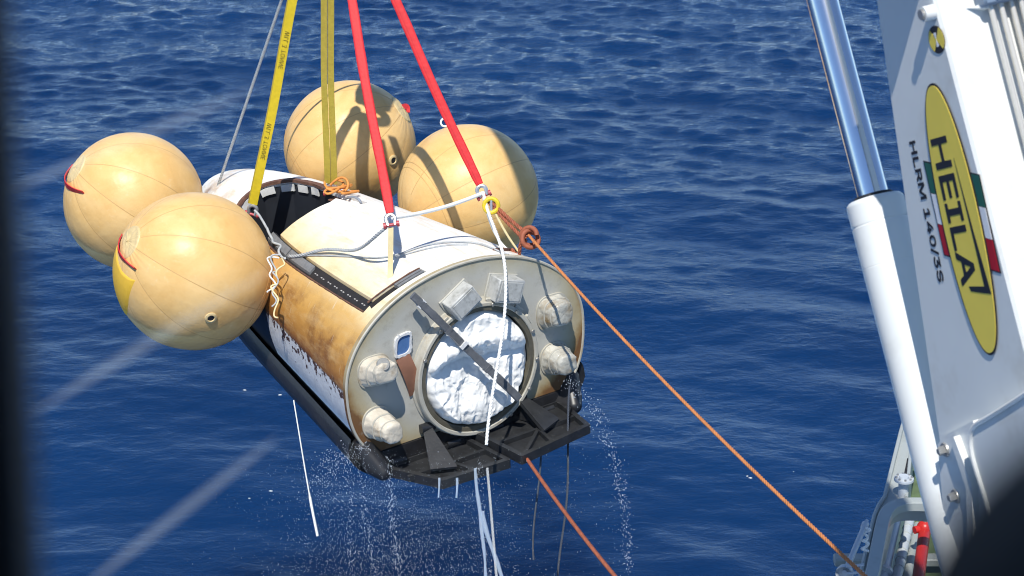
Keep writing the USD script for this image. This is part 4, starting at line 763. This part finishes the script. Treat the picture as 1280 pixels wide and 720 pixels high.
# knuckle jib from the boom head over to the hook (above the picture)
J0, J1 = LP(2.15, .1, -.3), HOOK + A([.0, .0, 3.6]); jm = J0 + (J1 - J0) * .5 + A([0, 0, .9])
jn = unit(J1 - J0); js = unit(np.cross(jn, [0, 0, 1])); ju = np.cross(js, jn)
obj('jib', trimesh.convex.convex_hull(A([J0 + js * a * .30 + ju * b * .32 for a in (-1, 1) for b in (-1, 1)] + [J1 + js * a * .16 + ju * b * .18 for a in (-1, 1) for b in (-1, 1)])), 'crane_white', crane)
obj('hoist_rope', cyl(J1, HOOK + A([0, 0, .36]), .012, 8), 'rope_dark', crane)
for v_, b_, l_ in ((1.22, .06, .30), (1.05, -.005, .10)):
    obj('pivot_lug', rbox((l_, .10, .13), .012, (LP(v_, b_, .065), V_, BA, NL)), 'crane_white', crane)  # unseen lugs above the frame, added to cast shadows on the logo face
pin = obj('pivot_pin', cyl(LP(.80, .028, 0), LP(.80, .028, .05), .032, 20), 'crane_white', crane); obj('pin_cap', cyl(LP(.80, .028, .05), LP(.80, .028, .062), .022, 16), 'zinc', pin)

# ------------------------------------------------------------------ the ship's side at the lower right
ZB = 5.9
def zp(pts, z): return A([onz(x, y, z)[:2] for x, y in pts])
I3 = (A([0, 0, 0.]), A([1., 0, 0]), A([0, 1., 0]), A([0, 0, 1.]))
deck = obj('ship_deck', prism(Polygon([*zp([(1118, 600)], 4.9), *zp([(1060, 790)], 4.9), (6, 9), (6, 22), *zp([(1143, 500)], 4.9)]), 4.4, 4.9), 'deck_green', kind='structure')
hullp = thing('ship_bulwark', 'pale grey bulwark of the ship with rounded frame below the crane', 'bulwark')
outer = [(1144, 480), (1126, 541), (1106, 622), (1098, 634), (1093, 646), (1077, 714), (1066, 770), (1052, 830)]
obj('rail_plate', prism(Polygon(np.vstack([zp(outer, ZB), zp([(1080, 830), (1090, 770), (1098, 714), (1103, 690), (1108, 655), (1116, 640), (1128, 625), (1134, 600), (1142, 560), (1158, 480)], ZB)])), ZB - .03, ZB), 'ship_grey', hullp)
oz = zp(outer, ZB); obj('hull_side', prism(Polygon(np.vstack([oz + [.0, 0], (oz + [.03, 0])[::-1]])), 0.2, ZB - .03), 'ship_grey', hullp)
p3 = A([[x, y, ZB + .012] for x, y in zp(outer, ZB)]); obj('edge_bead', tube(p3, .014, 8), 'ship_grey', hullp)
obj('dark_channel', prism(Polygon(zp([(1134, 573), (1138, 573), (1133, 602), (1128, 602)], ZB + .004)), ZB + .001, ZB + .006), 'slot_dark', hullp)
obj('rail_lip', tube(A([[x, y, ZB + .03] for x, y in zp([(1139, 560), (1136, 590), (1134, 612), (1133, 622)], ZB + .03)]), .012, 8), 'ship_grey', hullp)
# arched frame: a beam turning inboard
def beam(pts, z, w, h, name, parent, m_='ship_grey'):
    p_ = A([[*onz(x, y, z)[:2], z] for x, y in pts]); p_ = spline(p_, 40); return obj(name, sweep(p_, A([[-h, -w], [h * .8, -w], [h, -w * .8], [h, w * .8], [h * .8, w], [-h, w]]), ref=(0, 0, 1)), m_, parent)
beam([(1086, 735), (1096, 690), (1102, 660), (1107, 645), (1115, 636), (1128, 631), (1150, 630), (1185, 630)], ZB + .03, .040, .03, 'frame_beam', hullp)
beam([(1096, 730), (1102, 690), (1106, 665), (1110, 652), (1119, 645), (1142, 643), (1180, 643)], ZB - .08, .012, .04, 'frame_web', hullp)
fl = thing('pipe_vent', 'small flanged grey vent pipe on top of the bulwark frame', 'vent pipe'); c = onz(1129, 612, ZB + .05)
obj('stem', lathe([(.033, -.06), (.033, .07), (.04, .075)], (c, A([1., 0, 0]), A([0, 1., 0]), A([0, 0, 1.])), 28), 'pipe_grey', fl)
obj('flange', lathe([(0, .10), (.03, .10), (.034, .085), (.062, .085), (.064, .08), (.064, .068), (.0, .068)], (c, A([1., 0, 0]), A([0, 1., 0]), A([0, 0, 1.])), 32), 'pipe_grey', fl)
for k in range(8): q_ = k * math.pi / 4; obj('flange_bolt', cyl(c + A([.05 * math.cos(q_), .05 * math.sin(q_), .08]), c + A([.05 * math.cos(q_), .05 * math.sin(q_), .095]), .008, 6), 'zinc', fl)
def dpipe(x0, y0, x1, y1, z, r, m_, label, name='deck_pipe', rings=0, flange=False):
    a_, b_ = onz(x0, y0, z), onz(x1, y1, z); t = thing(name, label, 'pipe', group='pipes behind the bulwark'); dv = unit(b_ - a_)
    obj('pipe', cyl(a_, b_ + dv * .4, r, 28), m_, t)
    x_, y_, z2 = basis(dv); obj('end_cap', lathe([(0, -r * .5), (r * .5, -r * .45), (r * .85, -r * .22), (r, .0)], (a_, x_, y_, z2), 24), m_, t)
    for k in range(rings): obj('pipe_band', torus(a_ + (b_ - a_) * (k + 1) / (rings + 1), dv, r * 1.02, .004, 28, 6), 'ship_grey', t)
    if flange: obj('flange', cyl(b_ - dv * .02, b_ + dv * .02, r * 1.7, 28), m_, t)
    return t
dpipe(1119, 652, 1104, 718, 5.35, .040, 'pipe_grey', 'thick pale grey deck pipe nearest the ship side, ending in a flange', flange=True)
dpipe(1137, 651, 1121, 722, 5.35, .033, 'pipe_grey', 'banded grey deck pipe in the middle of the bulwark bay', rings=6)
dpipe(1147, 657, 1134, 722, 5.3, .030, 'ship_grey', 'plain darker grey pipe between the banded pipe and the red one')
t = dpipe(1156, 662, 1147, 730, 5.5, .040, 'hydrant_red', 'red fire pipe with domed head beside the crane ram', name='fire_pipe')
c = onz(1156, 660, 5.52); obj('valve_head', trimesh.creation.icosphere(3, .055).apply_translation(c), 'hydrant_red', t); obj('valve_stem', cyl(c, c + A([0, 0, .08]), .018, 12), 'zinc', t); obj('side_outlet', cyl(c, c + A([-.075, -.03, 0]), .026, 16), 'hydrant_red', t)
obj('cross_member', [rbox((1.2, .10, .06), .01, (onz(1150, 700, 5.0), A([1., 0, 0]), A([0, 1., 0]), A([0, 0, 1.])))], 'ship_grey', hullp)
# stanchion outside the bulwark with frayed line
sp_ = thing('stanchion', 'thin pale stanchion leaning outboard of the bulwark with frayed line', 'stanchion')
s0, s1 = at(1056, 716, 12.55), at(1081, 657, 13.0); obj('pole', cyl(s0, s1, .017, 16), 'pipe_grey', sp_); dv = unit(s1 - s0); x_, y_, z2 = basis(dv)
obj('pole_tip', lathe([(.017, -.03), (.022, -.02), (.022, .02), (.010, .03), (.010, .06), (0, .065)], (s1, x_, y_, z2), 14), 'pipe_grey', sp_)
obj('foot', lathe([(0, .03), (.028, .03), (.046, .02), (.05, 0), (.05, -.02)], (s0, x_, y_, z2), 24), 'pipe_grey', sp_)
for y in (707, 716): obj('arm', cyl(at(1058, y + 1, 12.5), at(1080, y - 1, 12.5), .008, 8), 'pipe_grey', sp_)
rs = np.random.RandomState(9); kp = [at(1081 + 2.5 + 4 * math.sin(k * 2.2) + rs.uniform(-2, 2), 660 + k * 3.2, 12.95) for k in range(10)]
obj('frayed_line', tube(spline(kp, 90), .008, 6), 'rope_white', label='frayed pale line looped beside the leaning stanchion', cat='line')

# ------------------------------------------------------------------ where the photographer stands: window post, pane with smears, dark housing
post = thing('window_post', 'dark window post out of focus along the left edge', 'window post')
a_, b_ = at(-24, -140, .78), at(32, 860, .78); L_ = np.linalg.norm(b_ - a_); ex = unit(b_ - a_); ey = unit(np.cross(FW, ex)); ey = ey if ey @ RT > 0 else -ey; ez = np.cross(ex, ey)
obj('post', rbox((L_, .07, .05), .006, ((a_ + b_) / 2 - ey * .035, ex, ey, ez)), 'post_black', post); obj('gasket', rbox((L_, .006, .03), .002, ((a_ + b_) / 2 + ey * .003, ex, ey, ez)), 'dark_rubber', post)
wh = thing('wheelhouse', 'unseen dark roof and back wall added to shade the window post and housing', 'wheelhouse')  # unseen roof and back wall, added to keep sun off post and housing
obj('roof', rbox((3.6, 2.55, .10), .01, (A([.2, -.67, CAM_H + .62]), A([1., 0, 0]), A([0, 1., 0]), A([0, 0, 1.]))), 'room_grey', wh); obj('back_wall', rbox((3.6, .10, 2.6), .01, (A([.2, -1.90, CAM_H - .70]), A([1., 0, 0]), A([0, 1., 0]), A([0, 0, 1.]))), 'room_grey', wh)
obj('sill', rbox((3.6, .12, .9), .01, (A([.2, .90, CAM_H - 1.35]), A([1., 0, 0]), A([0, 1., 0]), A([0, 0, 1.]))), 'room_grey', wh)
win_ = thing('window_pane', 'clear window pane with three faint pale smears', 'window')
pc = at(680, 360, 2.0); PF = (pc, RT, UP, -FW)
obj('pane', rbox((1.30, .85, .006), .001, PF), 'pane_glass', win_, smooth=False)
def smear(x0, y0, x1, y1, w0):
    p0, p1 = at(x0, y0, 1.985), at(x1, y1, 1.985); n_ = 24; u = np.linspace(0, 1, n_); p_ = p0 + (p1 - p0) * u[:, None]; ww = w0 * np.sin(np.clip(u, .02, .98) * np.pi) ** .6
    sd = unit(np.cross(p1 - p0, FW)); top, bot = p_ + sd * ww[:, None] / 2, p_ - sd * ww[:, None] / 2
    return obj('smear', trimesh.Trimesh(np.vstack([top, bot]), tri(np.stack([np.arange(n_ - 1), np.arange(1, n_), n_ + np.arange(1, n_), n_ + np.arange(n_ - 1)], 1)), process=False), 'pane_smear', win_, smooth=False)
smear(-20, 252, 320, 110, .008); smear(40, 517, 345, 332, .009); smear(100, 738, 345, 548, .009)
hs = thing('dark_housing', 'black rounded housing out of focus in the lower right corner', 'housing')
c = at(1628, 938, .42); hb = (c, *basis(-FW))
obj('shell', lathe([(0, .015), (.053, .0135), (.0615, .006), (.0655, -.0075), (.0655, -.07), (0, -.07)], hb, 60), 'post_black', hs); obj('collar', lathe([(.0650, -.022), (.0665, -.024), (.0665, -.041), (.0650, -.0435)], hb, 60), 'post_black', hs)
